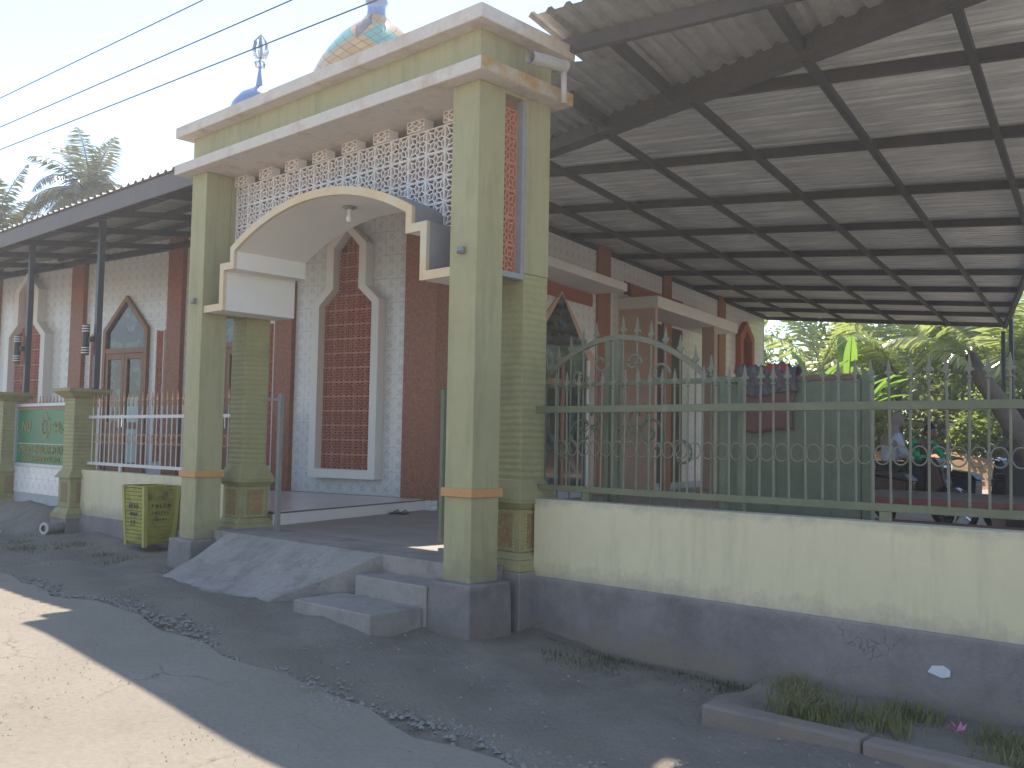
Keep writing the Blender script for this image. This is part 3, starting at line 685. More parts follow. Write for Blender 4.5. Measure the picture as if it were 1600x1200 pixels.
# sign board with tiled base
sb = empty('mosque_sign', (-16.8, 6.62, .9), 0, 'green mosque name sign in an aluminium case between two fence pillars', 'sign')
x0, x1 = -18.05, -15.50
W_(sb, B(x0, x1, 6.62, 6.70, .94, 2.0), 'case', alu)
W_(sb, B(x0, x1, 6.56, 6.619, .93, .985).box(x0, x1, 6.56, 6.619, 1.955, 2.01).box(x0, x0+.05, 6.56, 6.619, .986, 1.954).box(x1-.05, x1, 6.56, 6.619, .986, 1.954), 'frame', alu, bevel=.004)
W_(sb, B(x0+.051, x1-.051, 6.606, 6.618, .986, 1.90), 'green_panel', sheet_g)
W_(sb, B(x0+.051, x1-.051, 6.600, 6.616, 1.901, 1.953), 'brown_strip', wood)
W_(sb, B(x0+.08, x1-.08, 6.602, 6.6055, 1.315, 1.325), 'divider', fence_w)
def text(s, size, name, mat, parent, loc, ext=.004):
    c = bpy.data.curves.new(name, 'FONT'); c.body = s; c.size = size; c.extrude = ext; c.align_x = 'CENTER'; c.resolution_u = 2
    t = bpy.data.objects.new(name, c); col.objects.link(t)
    dg = bpy.context.evaluated_depsgraph_get(); dg.update(); me = bpy.data.meshes.new_from_object(t.evaluated_get(dg))
    bpy.data.objects.remove(t); me.materials.clear(); me.materials.append(mat)
    return put(me, name, parent, loc, (math.pi/2, 0, 0))
t = text('MASJID BABILAR ROSYAD', .185, 'name_lettering', gold_p, sb, (-.03, 6.600-6.62, 1.155-.9)); t.scale = (.98, 1.15, 1)
t = stuff(text('DUSUN MONDOLUKO', .15, 'place_lettering', gold_p, sb, (-.15, 6.600-6.62, 1.015-.9)))
t = text('NU', .26, 'organisation_lettering', gold_p, sb, (-.80, 6.600-6.62, 1.53-.9))
em = MB(); cx_, cz_ = -16.80, 1.61
def ringxz(g, cx, cz, r, t, y=6.599, n=28, a0=0, a1=360, sz=1.):
    for k in range(n):
        a, b = R(a0+(a1-a0)*k/n), R(a0+(a1-a0)*(k+1)/n)
        g.quad(*((cx+q*math.cos(c), y, cz+q*sz*math.sin(c)) for q, c in ((r-t, a), (r-t, b), (r+t, b), (r+t, a))))
ringxz(em, cx_, cz_, .15, .010); ringxz(em, cx_, cz_, .185, .007, 6.5985)
for k in (-1, 1): ringxz(em, cx_, cz_, .10*abs(k), .005, 6.598, 24); ringxz(em, cx_+k*.12, cz_, .15, .004, 6.5975, 12, 140 if k > 0 else -40, 220 if k > 0 else 40)
for k in (-.5, 0, .5): em.quad((cx_-.14, 6.5972, cz_+k*.16-.004), (cx_+.14, 6.5972, cz_+k*.16-.004), (cx_+.14, 6.5972, cz_+k*.16+.004), (cx_-.14, 6.5972, cz_+k*.16+.004))
W_(sb, em, 'globe_emblem', gold_p)
def star(g, cx, cz, r):
    p = [(cx+(r if k % 2 == 0 else r*.42)*math.sin(k*math.pi/5), 6.599, cz+(r if k % 2 == 0 else r*.42)*math.cos(k*math.pi/5)) for k in range(10)]; g.quad(*p)
ss = MB(); star(ss, cx_, cz_+.235, .038)
for a in (35, 60, 120, 145, 215, 245, 295, 325): star(ss, cx_+.24*math.cos(R(a)), cz_+.235*math.sin(R(a)), .020)
W_(sb, ss, 'stars', gold_p)
sc = MB()                                              # script flourish right of the globe
for cc in (((.30, .02), (.36, .05), (.42, .0), (.50, .04), (.56, -.03), (.64, .0), (.70, -.06)), ((.34, -.05), (.42, -.08), (.52, -.05), (.60, -.10), (.66, -.08)), ((.38, .08), (.44, .03)), ((.52, .09), (.53, .0)), ((.60, .07), (.61, -.04))):
    sc.tube([(cx_+a, 6.603, cz_+b) for a, b in cc], .009, 5)
W_(sb, sc, 'script_lettering', gold_p)
tm1 = MB().box(-.124, .124, 0, .010, -.124, .124).mesh('wall_tile', tile_w, uvf=lambda c: (c.x+.125, c.z+.1))
W_(sb, B(x0+.0, x1, 6.60, 6.70, -.2, .925), 'base', grout)
for k in range(10):
    for j in range(2): put(tm1, 'wall_tile', sb, (x0+.128+.2545*k+16.8, 6.588-6.62, .47+.251*j-.9-.0+.13))
# white tile fence stretch left of sign
lf2 = copy_tree(lf_); lf2.location.x = -21.3; tag(lf2, 'white iron fence with orange tips at the far left, beyond the green sign', 'fence')
lw2 = copy_tree(lwl); lw2.location.x = -21.3+.0; tag(lw2, 'cream boundary wall at the far left, beyond the green sign', 'wall')
lf3 = empty('iron_fence', (-16.8, 6.78, 1.0), 0, 'white iron fence with orange spear tips standing behind the green sign', 'fence')
W_(lf3, B(-18.0, -15.5, 6.77, 6.79, 1.745, 1.79), 'rail', fence_w)
for k in range(17):
    b_ = put(wb, 'fence_bar', lf3, (-1.17+.146*k, 0, .03)); put(wt, 'spear_tip', b_)

# yellow bin
bn = empty('litter_bin', (-12.25, 6.215, .05), R(1.5), 'open yellow slatted litter bin with faded dark lettering beside the left gate pillar', 'bin')
def slat_wall(name, w, nsl, mat4, depth=.012):
    for k in range(nsl):
        z0 = .06+k*(.70/nsl); f0 = 1-.12*(1-z0/.78); g = MB()
        hw = w/2*f0-.01
        g.tbox(0, 0, z0+.003, z0+.70/nsl-.004, hw, depth, hw, depth*.45)
        for i, v in enumerate(g.v): g.v[i] = tuple(mat4 @ Vector((v[0], v[1] + (v[2]-.78)*.0, v[2])))
        g.build('slat', bin_y, bn)
BW, BD = .53, .46
def off(z): return (.12*(1-z/.78))
for k in range(14):
    z0 = .06+k*.05; z1 = z0+.044
    i = off(z0)/2
    a, d_ = BW/2-i*BW, BD/2-i*BD
    for nm, bx in (('slat', (-a, a, -d_-.012, -d_+.010)), ('slat', (-a, a, d_-.010, d_+.012)), ('slat', (-a-.012, -a+.010, -d_+.012, d_-.012)), ('slat', (a-.010, a+.012, -d_+.012, d_-.012))):
        B(*bx, z0, z1).build(nm, bin_y, bn)
for sx in (-1, 1):
    for sy in (-1, 1):
        MB().bar((sx*(BW/2-.028), sy*(BD/2-.038), 0), (sx*(BW/2+.006), sy*(BD/2+.006), .78), .05, .05, (0, 1, 0)).build('corner_post', plain('pale_bin_post', (.40, .38, .09), .5), bn)
B(-BW/2+.04, BW/2-.04, -BD/2+.05, BD/2-.05, .03, .05).build('base', bin_y, bn)
B(-BW/2-.02, BW/2+.02, -BD/2-.02, -BD/2+.015, .765, .79).box(-BW/2-.02, BW/2+.02, BD/2-.015, BD/2+.02, .765, .79).box(-BW/2-.02, -BW/2+.015, -BD/2+.016, BD/2-.016, .765, .79).box(BW/2-.015, BW/2+.02, -BD/2+.016, BD/2-.016, .765, .79).build('rim', bin_y, bn)
ltr = MB()
for z, n_, s_ in ((.52, 4, .034), (.42, 5, .02), (.30, 2, .04)):
    for k in range(n_):
        xk = (k-(n_-1)/2)*s_*1.9; ltr.box(xk-s_*.5, xk-s_*.2, -BD/2-.012, -BD/2-.006, z-s_, z+s_).box(xk-s_*.2, xk+s_*.5, -BD/2-.012, -BD/2-.006, z+s_*.5*random.choice((-1, 1))-.004, z+.004+s_*.5*random.choice((-1, 1)))
for z, n_, s_ in ((.53, 5, .030), (.44, 6, .022), (.35, 5, .016)):
    for k in range(n_):
        yk = (k-(n_-1)/2)*s_*1.9; ltr.box(BW/2+.002, BW/2+.008, yk-s_*.5, yk-s_*.2, z-s_*.8, z+s_*.8).box(BW/2+.002, BW/2+.008, yk-s_*.2, yk+s_*.5, z+s_*.4*random.choice((-1, 1))-.004, z+.005+s_*.4*random.choice((-1, 1)))
stuff(ltr.build('faded_lettering', bin_d, bn))
# drain stub left of the bin
o = empty('drain_stub', (-15.0, 6.0, .08), R(20), 'short grey drain stub poking out of the wall base left of the bin', 'pipe')
MB().tube([(0, .5, 0), (0, -.05, 0)], .075, 16).build('pipe', grey_post, o, smooth=True); MB().lathe([(.05, 0), (.09, 0), (.09, .03), (.05, .03)], n=16).build('pipe_rim', pvc, o).matrix_local = Matrix.Translation((0, -.05, 0)) @ Matrix.Rotation(R(90), 4, 'X')

# ------------------------------------------------------------------ mosque building
TH = R(11.4)
mq = empty('mosque', (-12.845, 10.155, 0), TH, 'white tiled mosque with brown granite pilasters and red lattice niches behind the gate', 'mosque')
XR = 1.53                                              # right corner in the mosque's own frame
WT = 5.75
B(-16, XR-.001, .021, .3, -.2, WT).build('front_wall', grout, mq)
B(XR-.30, XR-.021, .301, 17.78, -.2, WT).build('side_wall', grout, mq)
B(-16, XR-.31, 17.5, 17.78, -.2, WT).build('back_wall', white_p, mq)
B(-16.1, XR+.05, -.0, 17.9, WT+.001, WT+.15).build('roof_slab', white_p, mq)
# pilasters
for a, b in ((-7.92, -7.5), (-4.87, -4.45), (-1.95, -1.54), (.95, XR+.06), (-11.05, -10.62), (-13.2, -12.8)):
    B(a, b, -.10, .02, -.1, WT-.005).build('pilaster', granite, mq, bevel=.006)
B(.93, XR+.09, -.13, .0, -.1, .55).build('pilaster_base', tile_w, mq, uvf=lambda c: (c.x, c.z))
def poly_in(x, z, poly):
    c = False; j = len(poly)-1
    for i in range(len(poly)):
        if (poly[i][1] > z) != (poly[j][1] > z) and x < (poly[j][0]-poly[i][0])*(z-poly[i][1])/(poly[j][1]-poly[i][1])+poly[i][0]: c = not c
        j = i
    return c
def niche_poly(cx, dz, dw, sx=1.):
    lo, up = .58+dw, .28+dw
    hh = dw
    return [(cx-lo*sx, .99-hh+dz*0), (cx+lo*sx, .99-hh+dz*0), (cx+lo*sx, 3.765+dz+hh*.3), (cx+up*sx, 4.03+dz+hh*.3), (cx+up*sx, 4.74+dz+hh*.3), (cx, 5.02+dz+hh*.95), (cx-up*sx, 4.74+dz+hh*.3), (cx-up*sx, 4.03+dz+hh*.3), (cx-lo*sx, 3.765+dz+hh*.3)]
def ring_prism(outer_, inner_, y0, y1, name, mat, parent=mq):
    g = MB(); n = len(outer_)
    for i in range(n):
        a, b = outer_[i], outer_[(i+1) % n]; c, d = inner_[(i+1) % n], inner_[i]
        for y in (y0, y1): g.quad(*((q[0], y, q[1]) for q in (a, b, c, d)))
        g.quad((a[0], y0, a[1]), (b[0], y0, b[1]), (b[0], y1, b[1]), (a[0], y1, a[1]))
        g.quad((d[0], y0, d[1]), (c[0], y0, c[1]), (c[0], y1, c[1]), (d[0], y1, d[1]))
    return g.build(name, mat, parent)
door_poly = lambda cx: [(cx-.69, .57), (cx+.69, .57), (cx+.69, 3.62), (cx, 4.31), (cx-.69, 3.62)]
openings = []
tile_objs = [0]
tm_w = MB().box(-.1232, .1232, 0, .020, -.1978, .1978).mesh('wall_tile', tile_w, uvf=lambda c: (c.x+.125, c.z+.2))
niche_frames = []
def niche(cx, dz, nrow_h, first):
    ring_prism(niche_poly(cx, dz, .15), niche_poly(cx, dz, 0), -.20, -.0005, 'niche_frame', white_p)
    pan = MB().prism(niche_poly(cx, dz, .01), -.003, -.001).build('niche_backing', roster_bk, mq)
    p = niche_poly(cx, dz, -.0)
    nc = 5; cwid = 1.16/nc
    rm_ = roster_mesh('terracotta_block', cwid-.006, nrow_h-.012, .035, roster_t, .09)
    z = .99
    while z < 5.0+dz:
        for k in range(nc):
            xc = cx-.58+cwid*(k+.5)
            # keep blocks whose middle lies inside; the frame hides their cut edges
            if poly_in(xc, z+nrow_h*.5, niche_poly(cx, dz, .06 if z < 4.3 else -.02)) : put(rm_, 'terracotta_block', mq, (xc, -.042, z+nrow_h/2))
        hw_ = .575 if z < 3.74+dz else (.27 if z < 4.70+dz else .0)
        if hw_ and z > 1.1: B(cx-hw_, cx+hw_, -.047, -.006, z-.009, z+.009).build('mortar_course', mortar_m, mq)
        z += nrow_h
    openings.append(niche_poly(cx, dz, .12))
niche(-.24, 0, .2455, True)
niche(-9.36, -.17, .333, False)
def strip(x0_, x1_):
    rm_ = roster_mesh('terracotta_block', (x1_-x0_)-.004, .247, .035, roster_t, .12)
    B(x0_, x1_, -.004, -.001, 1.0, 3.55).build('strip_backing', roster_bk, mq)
    for k in range(10): put(rm_, 'terracotta_block', mq, ((x0_+x1_)/2, -.040, 1.0+.255*(k+.5)))
    B(x0_-.02, x0_-.001, -.045, -.001, .98, 3.57).box(x1_+.001, x1_+.02, -.045, -.001, .98, 3.57).build('strip_edge', white_p, mq)
for a, b in ((-5.20, -5.0), (-7.27, -7.09), (-2.22, -2.03), (-4.30, -4.12)): strip(a, b)
def mdoor(cx):
    dp = door_poly(cx); di = [(cx-.60, .57), (cx+.60, .57), (cx+.60, 3.58), (cx, 4.19), (cx-.60, 3.58)]
    d = MB().build('arched_door', None, mq) if False else None
    root = ring_prism(dp, di, -.08, -.0005, 'arched_door', wood)
    MB().prism([(cx-.60, 3.25), (cx+.60, 3.25), (cx+.60, 3.575), (cx, 4.185), (cx-.60, 3.575)], -.02, -.002).build('arch_pane', glass_m, root)
    B(cx-.62, cx+.62, -.075, -.003, 3.14, 3.245).build('transom', wood, root)
    for s in (-1, 1):
        a, b = (cx-.598, cx-.004) if s < 0 else (cx+.004, cx+.598)
        lf = B(a, a+.085, -.06, -.003, .58, 3.135).box(b-.085, b, -.06, -.003, .58, 3.135).box(a+.086, b-.086, -.06, -.003, 3.02, 3.135).box(a+.086, b-.086, -.06, -.003, 1.62, 1.75).box(a+.086, b-.086, -.06, -.003, .58, .75).build('door_leaf', wood, root, bevel=.004)
        B(a+.086, b-.086, -.022, -.004, 1.75, 3.02).build('door_pane', glass_m, lf); B(a+.086, b-.086, -.035, -.004, .75, 1.62).build('door_panel', wood, lf)
        MB().tube([(cx+s*.05, -.10, 1.65), (cx+s*.05, -.10, 1.9)], .012, 8).build('door_handle', chrome, lf)
    if cx < -5: B(cx+.11, cx+.42, -.040, -.036, .95, 2.25).build('pale_sheet', plain('pale_green_face', (.52, .66, .58), .8), root); B(cx+.12, cx+.40, -.0445, -.041, 1.70, 1.73).build('dark_line', black_p, root)  # pale green sheet with one dark line on the right door leaf
    openings.append([(cx-.64, .5), (cx+.64, .5), (cx+.64, 3.6), (cx, 4.24), (cx-.64, 3.6)])
mdoor(-6.14); mdoor(-3.2)
# tile cladding on the visible bays
stufft = MB(); suv = []
def covered(xc, zc, hx=.124, hz=.199):
    pts = [(xc+sx*hx, zc+sz*hz) for sx in (-1, 0, 1) for sz in (-1, 0, 1)]
    return any(all(poly_in(a, b, P_) for a, b in pts) for P_ in openings)
for a, b, z0_, ob in ((-1.54, .95, .57, True), (-7.5, -4.87, .57, True), (-10.62, -7.92, .57, False), (-4.45, -1.95, .57, False), (-12.8, -11.05, .57, False)):
    n_ = round((b-a)/.25); wd = (b-a)/n_
    for i in range(n_):
        for j in range(13):
            xc, zc = a+wd*(i+.5), z0_+.4*(j+.5)
            if covered(xc, zc): continue
            if ob and tile_objs[0] < 300:
                put(tm_w, 'wall_tile', mq, (xc, random.uniform(-.0012, .0), zc), None, (wd/.25, 1, 1)); tile_objs[0] += 1
            else: stufft.box(xc-wd/2+.001, xc+wd/2-.001, 0, .019, zc-.199, zc+.199)
stuff(stufft.build('wall_tiles', tile_w, mq, uvf=lambda c: (c.x+10, c.z-.57+10)))
# side facade: pilasters, plain tiled wall, arched door, canopy, vestibule, red niche
xs = XR
side_t = MB().box(xs-.02, xs, .6, 17.6, .57, WT-.06); side_t.build('side_cladding', tile_w, mq, uvf=lambda c: (c.y, c.z))
for a, b in ((.02, .50), (5.7, 6.3), (9.3, 9.8), (13.3, 13.85)): B(xs-.02, xs+.06, a, b, -.1, WT-.05).build('pilaster', granite, mq)
g = MB().prism([(2.6, .57), (5.6, .57), (5.6, 3.3), (4.15, 4.5), (2.7, 3.3)], xs+.001, xs+.03, 'x').build('side_door_surround', peach, mq)
MB().prism([(2.95, .57), (5.3, .57), (5.3, 3.2), (4.15, 4.42), (2.95, 3.2)], xs+.031, xs+.045, 'x').build('side_door_glass', glass_m, mq)
for yy in (2.95, 4.10, 5.2): B(xs+.046, xs+.08, yy, yy+.12, .57, 3.2).build('side_door_frame', white_p if yy > 5 else wood, mq)
B(xs+.046, xs+.085, 2.95, 5.32, 2.62, 2.74).build('side_door_frame', wood, mq)
B(xs+.001, xs+.82, .9, 5.5, 4.62, 4.79).build('side_canopy', white_p, mq, bevel=.01)
B(xs+.002, xs+.03, .9, 5.5, 4.35, 4.61).build('canopy_backing', red_f, mq)
B(xs+.001, xs+.87, 6.85, 6.98, .3, 4.46).build('vestibule_wall', peach, mq)
B(xs+.001, xs+.95, 6.80, 12.2, 4.461, 4.72).build('vestibule_roof', white_p, mq, bevel=.01)
B(xs+.001, xs+.03, 7.0, 10.6, .57, 4.4).build('vestibule_doorway', plain('doorway_shade_brown', (.055, .035, .03), .5), mq)  # dark sheet painted as the shade inside the open doorway
B(xs+.55, xs+.87, 10.6, 10.85, .3, 4.46).build('vestibule_column', peach, mq)
for k in range(12): put(roster_mesh('terracotta_block', .28, .28, .035, roster_t, .11) if k == 0 else bpy.data.meshes['terracotta_block.001'] if False else rside, 'terracotta_block', mq, (xs+.03, 7.3+.29*k, 5.0), (0, 0, math.pi/2)) if k else globals().__setitem__('rside', roster_mesh('terracotta_block', .28, .28, .035, roster_t, .11))
B(xs+.001, xs+.004, 7.1, 10.7, 4.85, 5.15).build('upper_backing', roster_bk, mq)
np_ = [(14.75, 3.6), (16.45, 3.6), (16.2, 3.95), (16.2, 4.75), (15.5, 5.2), (14.9, 4.75), (14.9, 3.95)]
ni_ = [(15.15, 3.72), (16.0, 3.72), (15.95, 4.0), (15.95, 4.6), (15.5, 4.92), (15.15, 4.6), (15.15, 4.0)]
g = MB(); n_ = len(np_)
for i in range(n_):
    a, b = np_[i], np_[(i+1) % n_]; c, d = ni_[(i+1) % n_], ni_[i]
    g.quad(*((xs+.16, q[0], q[1]) for q in (a, b, c, d)))
    g.quad((xs, *a), (xs, *b), (xs+.16, *b), (xs+.16, *a)); g.quad((xs, *d), (xs, *c), (xs+.16, *c), (xs+.16, *d))
g.build('red_niche_frame', plain('brick_red_paint', (.42, .12, .07), .7), mq)
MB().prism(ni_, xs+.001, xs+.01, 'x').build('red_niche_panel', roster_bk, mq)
# porch platform
pp = empty('porch_platform', (-12.845, 10.155, 0), TH, 'pale tiled porch platform with a low step in front of the mosque', 'porch')
MB().prism([(1.78, -3.72), (1.46, -.131), (-14, -.131), (-14, 0-.8), (-9.5, -1.3), (-1.2, -2.75)], .40, .545, 'z').build('step', floor_t, pp)
MB().prism([(1.79, -3.73), (1.47, -.132), (-14, -.132), (-14, -.81), (-9.5, -1.31), (-1.21, -2.76)], .546, .562, 'z').build('step_nosing', floor_d, pp)
MB().prism([(1.74, -3.66), (1.43, -.133), (-14, -.133), (-14, -.85), (-9.5, -1.35), (-1.25, -2.80)], .563, .572, 'z').build('floor_tiles', floor_t, pp)
# domes
big = empty('main_dome', (mq.matrix_basis @ Vector((-2.41, 3.0, WT+.15)))[:], 0, 'orange mosaic onion dome with green diamonds and a blue steel collar', 'dome')
def drum(o, r, z1): MB().lathe([(r+.1, 0), (r+.1, .2), (r, .25), (r, z1-.1), (r+.08, z1-.06), (r+.08, z1)], n=32).build('drum', white_p, o, smooth=False)
zb = WT+.15
prof = [(1.20, 7.95-zb), (1.32, 8.2-zb), (1.385, 8.5-zb), (1.37, 8.8-zb), (1.29, 9.1-zb), (1.15, 9.4-zb), (.97, 9.68-zb), (.76, 9.95-zb), (.55, 10.15-zb), (.38, 10.28-zb), (.26, 10.42-zb)]
drum(big, 1.15, 7.95-zb)
g = MB().lathe(prof, n=48); me = g.mesh('dome_shell', dome_o, smooth=True); ul = me.uv_layers.new(name='UVMap')
for p in me.polygons:
    for li in p.loop_indices:
        vi = me.loops[li].vertex_index; k = vi // 49; j = vi % 49; ul.data[li].uv = (j/49*1.0208*24, (prof[k][1]-prof[0][1])*4.6+.5)
put(me, 'dome_shell', big)
MB().lathe([(.34, 10.16-zb), (.33, 10.20-zb), (.27, 10.27-zb), (.22, 10.34-zb), (.19, 10.6-zb), (.20, 10.72-zb), (.24, 10.75-zb), (.24, 10.80-zb), (.17, 10.84-zb), (.12, 11.2-zb), (.2, 11.35-zb), (.0, 11.7-zb)], n=28).build('collar', dome_b, big, smooth=True)
for k in range(8): a = k*math.pi/4; MB().bar((.2*math.cos(a), .2*math.sin(a), 10.80-zb), (.24*math.cos(a), .24*math.sin(a), 10.95-zb), .03, .03).build('crown_tooth', chrome, big)
sm = empty('small_dome', (mq.matrix_basis @ Vector((-3.93, 1.2, WT+.15)))[:], 0, 'small blue steel dome with a tall silver crescent finial', 'dome')
drum(sm, .55, 7.5-zb)
MB().lathe([(.5, 7.5-zb), (.60, 7.75-zb), (.60, 8.0-zb), (.52, 8.25-zb), (.36, 8.45-zb), (.16, 8.57-zb), (.07, 8.64-zb)], n=32).build('dome_shell', dome_b, sm, smooth=True)
MB().lathe([(.09, 8.56-zb), (.06, 8.62-zb), (.07, 8.66-zb), (.025, 9.0-zb), (.02, 9.3-zb), (.015, 9.72-zb), (0, 9.74-zb)], n=12).build('finial_spire', dome_b, sm, smooth=True)
fn = MB()
for k in range(6):
    a = k*math.pi/3+.3; c_, s_ = math.cos(a), math.sin(a)
    fn.tube([(c_*r_*.9, s_*r_*.9, z-zb) for r_, z in ((.02, 9.22), (.12, 9.25), (.17, 9.38), (.14, 9.55), (.03, 9.70))], [.012, .03, .035, .025, .008], 6)
    fn.tube([(c_*r_*.8, s_*r_*.8, z-zb) for r_, z in ((.02, 9.02), (.11, 9.04), (.13, 9.12), (.05, 9.17))], [.01, .022, .02, .008], 6)
fn.build('finial_petals', chrome, sm, smooth=True)

# ------------------------------------------------------------------ roofs
e1 = Vector((math.cos(TH), math.sin(TH), 0)); e2 = Vector((-math.sin(TH), math.cos(TH), 0))
CC = Vector((-12.845, 10.155, 0)) + e1*1.53
def rz_(s, t): return 5.58 - .097*s + .0015*(16-t)*(-1)*0 - .001*t*0
def RP(s, t, dz=0): p = CC + e1*s + e2*t; return Vector((p.x, p.y, rz_(s, t)+dz))
# z of the measured plane n.(p-Q)=0
nn = Vector((-.096, -.022, -.995)); QQ = Vector((-14.912, 28.15, 5.567))
def plane_z(x, y): return QQ.z - (nn.x*(x-QQ.x)+nn.y*(y-QQ.y))/nn.z
def RP(s, t, dz=0):
    p = CC + e1*s + e2*t; return Vector((p.x, p.y, plane_z(p.x, p.y)+dz))
SK = -.155                                            # purlins run slightly askew
def hip_t(s): return .26-.633*s
def right_s(t): return 8.85-.115*max(t, -6)
rr_ = empty('carport_roof', tuple(RP(4, 8)), 0, 'wide zinc carport roof on dark steel rafters over the side yard', 'roof')
def RB(name, mb, mat, parent=rr_, **k):
    L_ = rr_.location if parent is rr_ else parent.location
    mb.v = [(a-L_.x, b-L_.y, c-L_.z) for a, b, c in mb.v]; return mb.build(name, mat, parent, **k)
# sheets: ribs run along the purlins, profile across them
def corr(u, p=.20):
    ph = (u/p) % 1.0
    return .022 if ph < .14 else (.0)
t0 = -5.2
prof_off = [0, .03, .055, .085, .115, .14]            # one 0.2 m wave
sheet_w = 1.0
T = -5.6
while T < 18.2:
    g = MB(); rows = []
    tt = []
    k = 0
    while k*.20 < sheet_w-.001:
        b0 = T+k*.20
        tt += [(b0, 0), (b0+.022, .055), (b0+.056, .055), (b0+.078, 0), (b0+.125, 0), (b0+.135, .008), (b0+.147, .0)]
        k += 1
    tt.append((T+sheet_w+.03, 0.002))
    NS = 12
    pts = []
    for (tq, h) in tt:
        if tq > 18.15: tq = 18.15
        # start s: wall (0) or hip; line t = tq + SK*s ; hip t=.26-.633 s
        s0 = -.06
        if tq < .26: s0 = (.26-tq)/(.633+SK)-.10
        s1 = min(9.6, right_s(tq+SK*8.5))
        if s0 > s1-.05: s0 = s1-.05
        pts.append([RP(s0+(s1-s0)*i/NS, tq+SK*(s0+(s1-s0)*i/NS), .115+h+.002*math.sin(i*2.1+T*3)) for i in range(NS+1)])
    for a in range(len(pts)-1):
        for i in range(NS): g.quad(pts[a][i], pts[a][i+1], pts[a+1][i+1], pts[a+1][i])
    o = RB('roof_sheet', g, zinc)
    T += sheet_w
# purlins and rafters
for t_ in (18.1, 15.8, 13.75, 11.4, 9.1, 6.85, 4.5, 2.25, .0, -2.3, -4.5):
    s0 = .0 if t_ > .26 else (.26-t_)/(.633+SK)
    s1 = min(9.6, right_s(t_+SK*8.5))
    if s1-s0 < .2: continue
    RB('purlin', MB().bar(RP(s0, t_+SK*s0, .05), RP(s1, t_+SK*s1, .05), .07, .11), steel_b)
for s_ in (1.30, 2.65, 4.1, 5.53, 6.9, 8.2):
    ta = hip_t(s_); tb = 17.7+SK*s_*1.0
    if s_ > 7: tb = min(tb, (8.85-s_)/.115)
    RB('rafter', MB().bar(RP(s_, ta, -.03), RP(s_, tb, -.03), .065, .08), steel)
RB('edge_beam', MB().bar(RP(right_s(-5.5), -5.5, .02), RP(right_s(16.9), 16.9, .02), .09, .14), steel_b)
RB('edge_beam', MB().bar(RP(.03, .3, .03), RP(.03, 18.0, .03), .05, .10), steel)
for k in range(9): RB('hip_beam' if k == 0 else 'cleat', MB().bar(RP(0, .26, .07), RP(9.4, hip_t(9.4), .07), .22, .24) if k == 0 else MB().box(*(lambda p: (p.x-.03, p.x+.03, p.y-.03, p.y+.03, p.z-.05, p.z+.05))(RP(k*1.0, hip_t(k*1.0)-.12, .02))), steel_b)
# posts at the far right corner
for s_, t_ in ((6.85, 17.0), (7.25, 14.0), (8.55, 2.4)):
    p = RP(s_, t_, -.12); RB('post', B(p.x-.045, p.x+.045, p.y-.045, p.y+.045, .3, p.z), post_m)
# front awning: rises from the hip gutter towards the street
A0 = Vector((-5.69, 6.32, 5.22)); H0 = Vector((-7.388, 8.575, 4.964)); H1 = Vector((-2.303, 6.603, 4.519))
H0 = RP(2.92, -1.59); H1 = RP(8.0, -4.82)
na = (H1-H0).cross(A0-H0).normalized()
def AZ(x, y): return H0.z - (na.x*(x-H0.x)+na.y*(y-H0.y))/na.z
def AP(s, t, dz=0): p = CC + e1*s + e2*t; return Vector((p.x, p.y, AZ(p.x, p.y)+dz))
aw = empty('front_awning', tuple(AP(6, -4.6)), 0, 'grey trapezoid sheet awning over the corner beside the gate cornice', 'awning')
def tf(s): return -5.19 - .26*(s-4.74) if s < 6.2 else -5.57-.10*(s-6.2)
tf = lambda s: -5.20-.26*(s-4.74)
s_ = 4.70
ns = 0
while s_ < 11.6:
    g = MB(); se = s_+1.05; P_ = []
    q = s_
    while q < se-.001:
        for dq, h in ((0, 0), (.035, .035), (.075, .035), (.11, 0), (.175, 0.0)):
            qq = q+dq
            ta = tf(qq); tb = hip_t(qq)+.22
            if tb < ta+.03: tb = ta+.03
            P_.append((qq, h, ta, tb))
        q += .21
    P_.append((se+.02, 0.002, tf(se+.02), max(tf(se+.02)+.03, hip_t(se+.02)+.22)))
    for i in range(len(P_)-1):
        a, b_ = P_[i], P_[i+1]
        for k in range(4):
            fa = lambda P, k: AP(P[0], P[2]+(P[3]-P[2])*k/4, .12+P[1])
            g.quad(fa(a, k), fa(b_, k), fa(b_, k+1), fa(a, k+1))
    RB('awning_sheet', g, zinc_d, aw); s_ = se
for off_ in (.55,):
    RB('awning_purlin', MB().bar(AP(4.72, tf(4.72)+off_, .03), AP(10.5, tf(10.5)+off_, .03), .07, .14), steel_b, aw)
for q in (5.33, 6.9, 8.3): 
    if hip_t(q) > tf(q)+.2: RB('awning_rafter', MB().bar(AP(q, tf(q)+.60, .03), AP(q, hip_t(q)-.02, .03), .07, .10), steel, aw)
RB('awning_end_beam', MB().bar(AP(4.2, -3.9, .02), AP(4.2, hip_t(4.2), .02), .06, .12), steel_b, aw)
# sheets added behind the cornice down to the hip to block sun leaks
g = MB()
q = 2.0
while q < 5.0:
    for dq, h in ((0, 0), (.035, .035), (.075, .035), (.11, 0)):
        a = q+dq; tb = hip_t(a)+.22; ta = -4.15
        P1, P2 = AP(a, ta, .105+h), AP(a, max(tb, ta+.05), .105+h)
        if dq or q > 2.0: g.quad(pP1, P1, P2, pP2)
        pP1, pP2 = P1, P2
    q += .21
RB('awning_sheet', g, zinc_d, aw)

RB('added_sun_block', MB().box(-10.2, -7.7, 6.895, 8.9, 5.02, 5.035), zinc_d, aw); RB('added_sun_block', MB().box(-7.69, -5.85, 6.895, 7.3, 5.02, 5.035), zinc_d, aw)  # unseen flat sheets added to keep stray sun off the steps
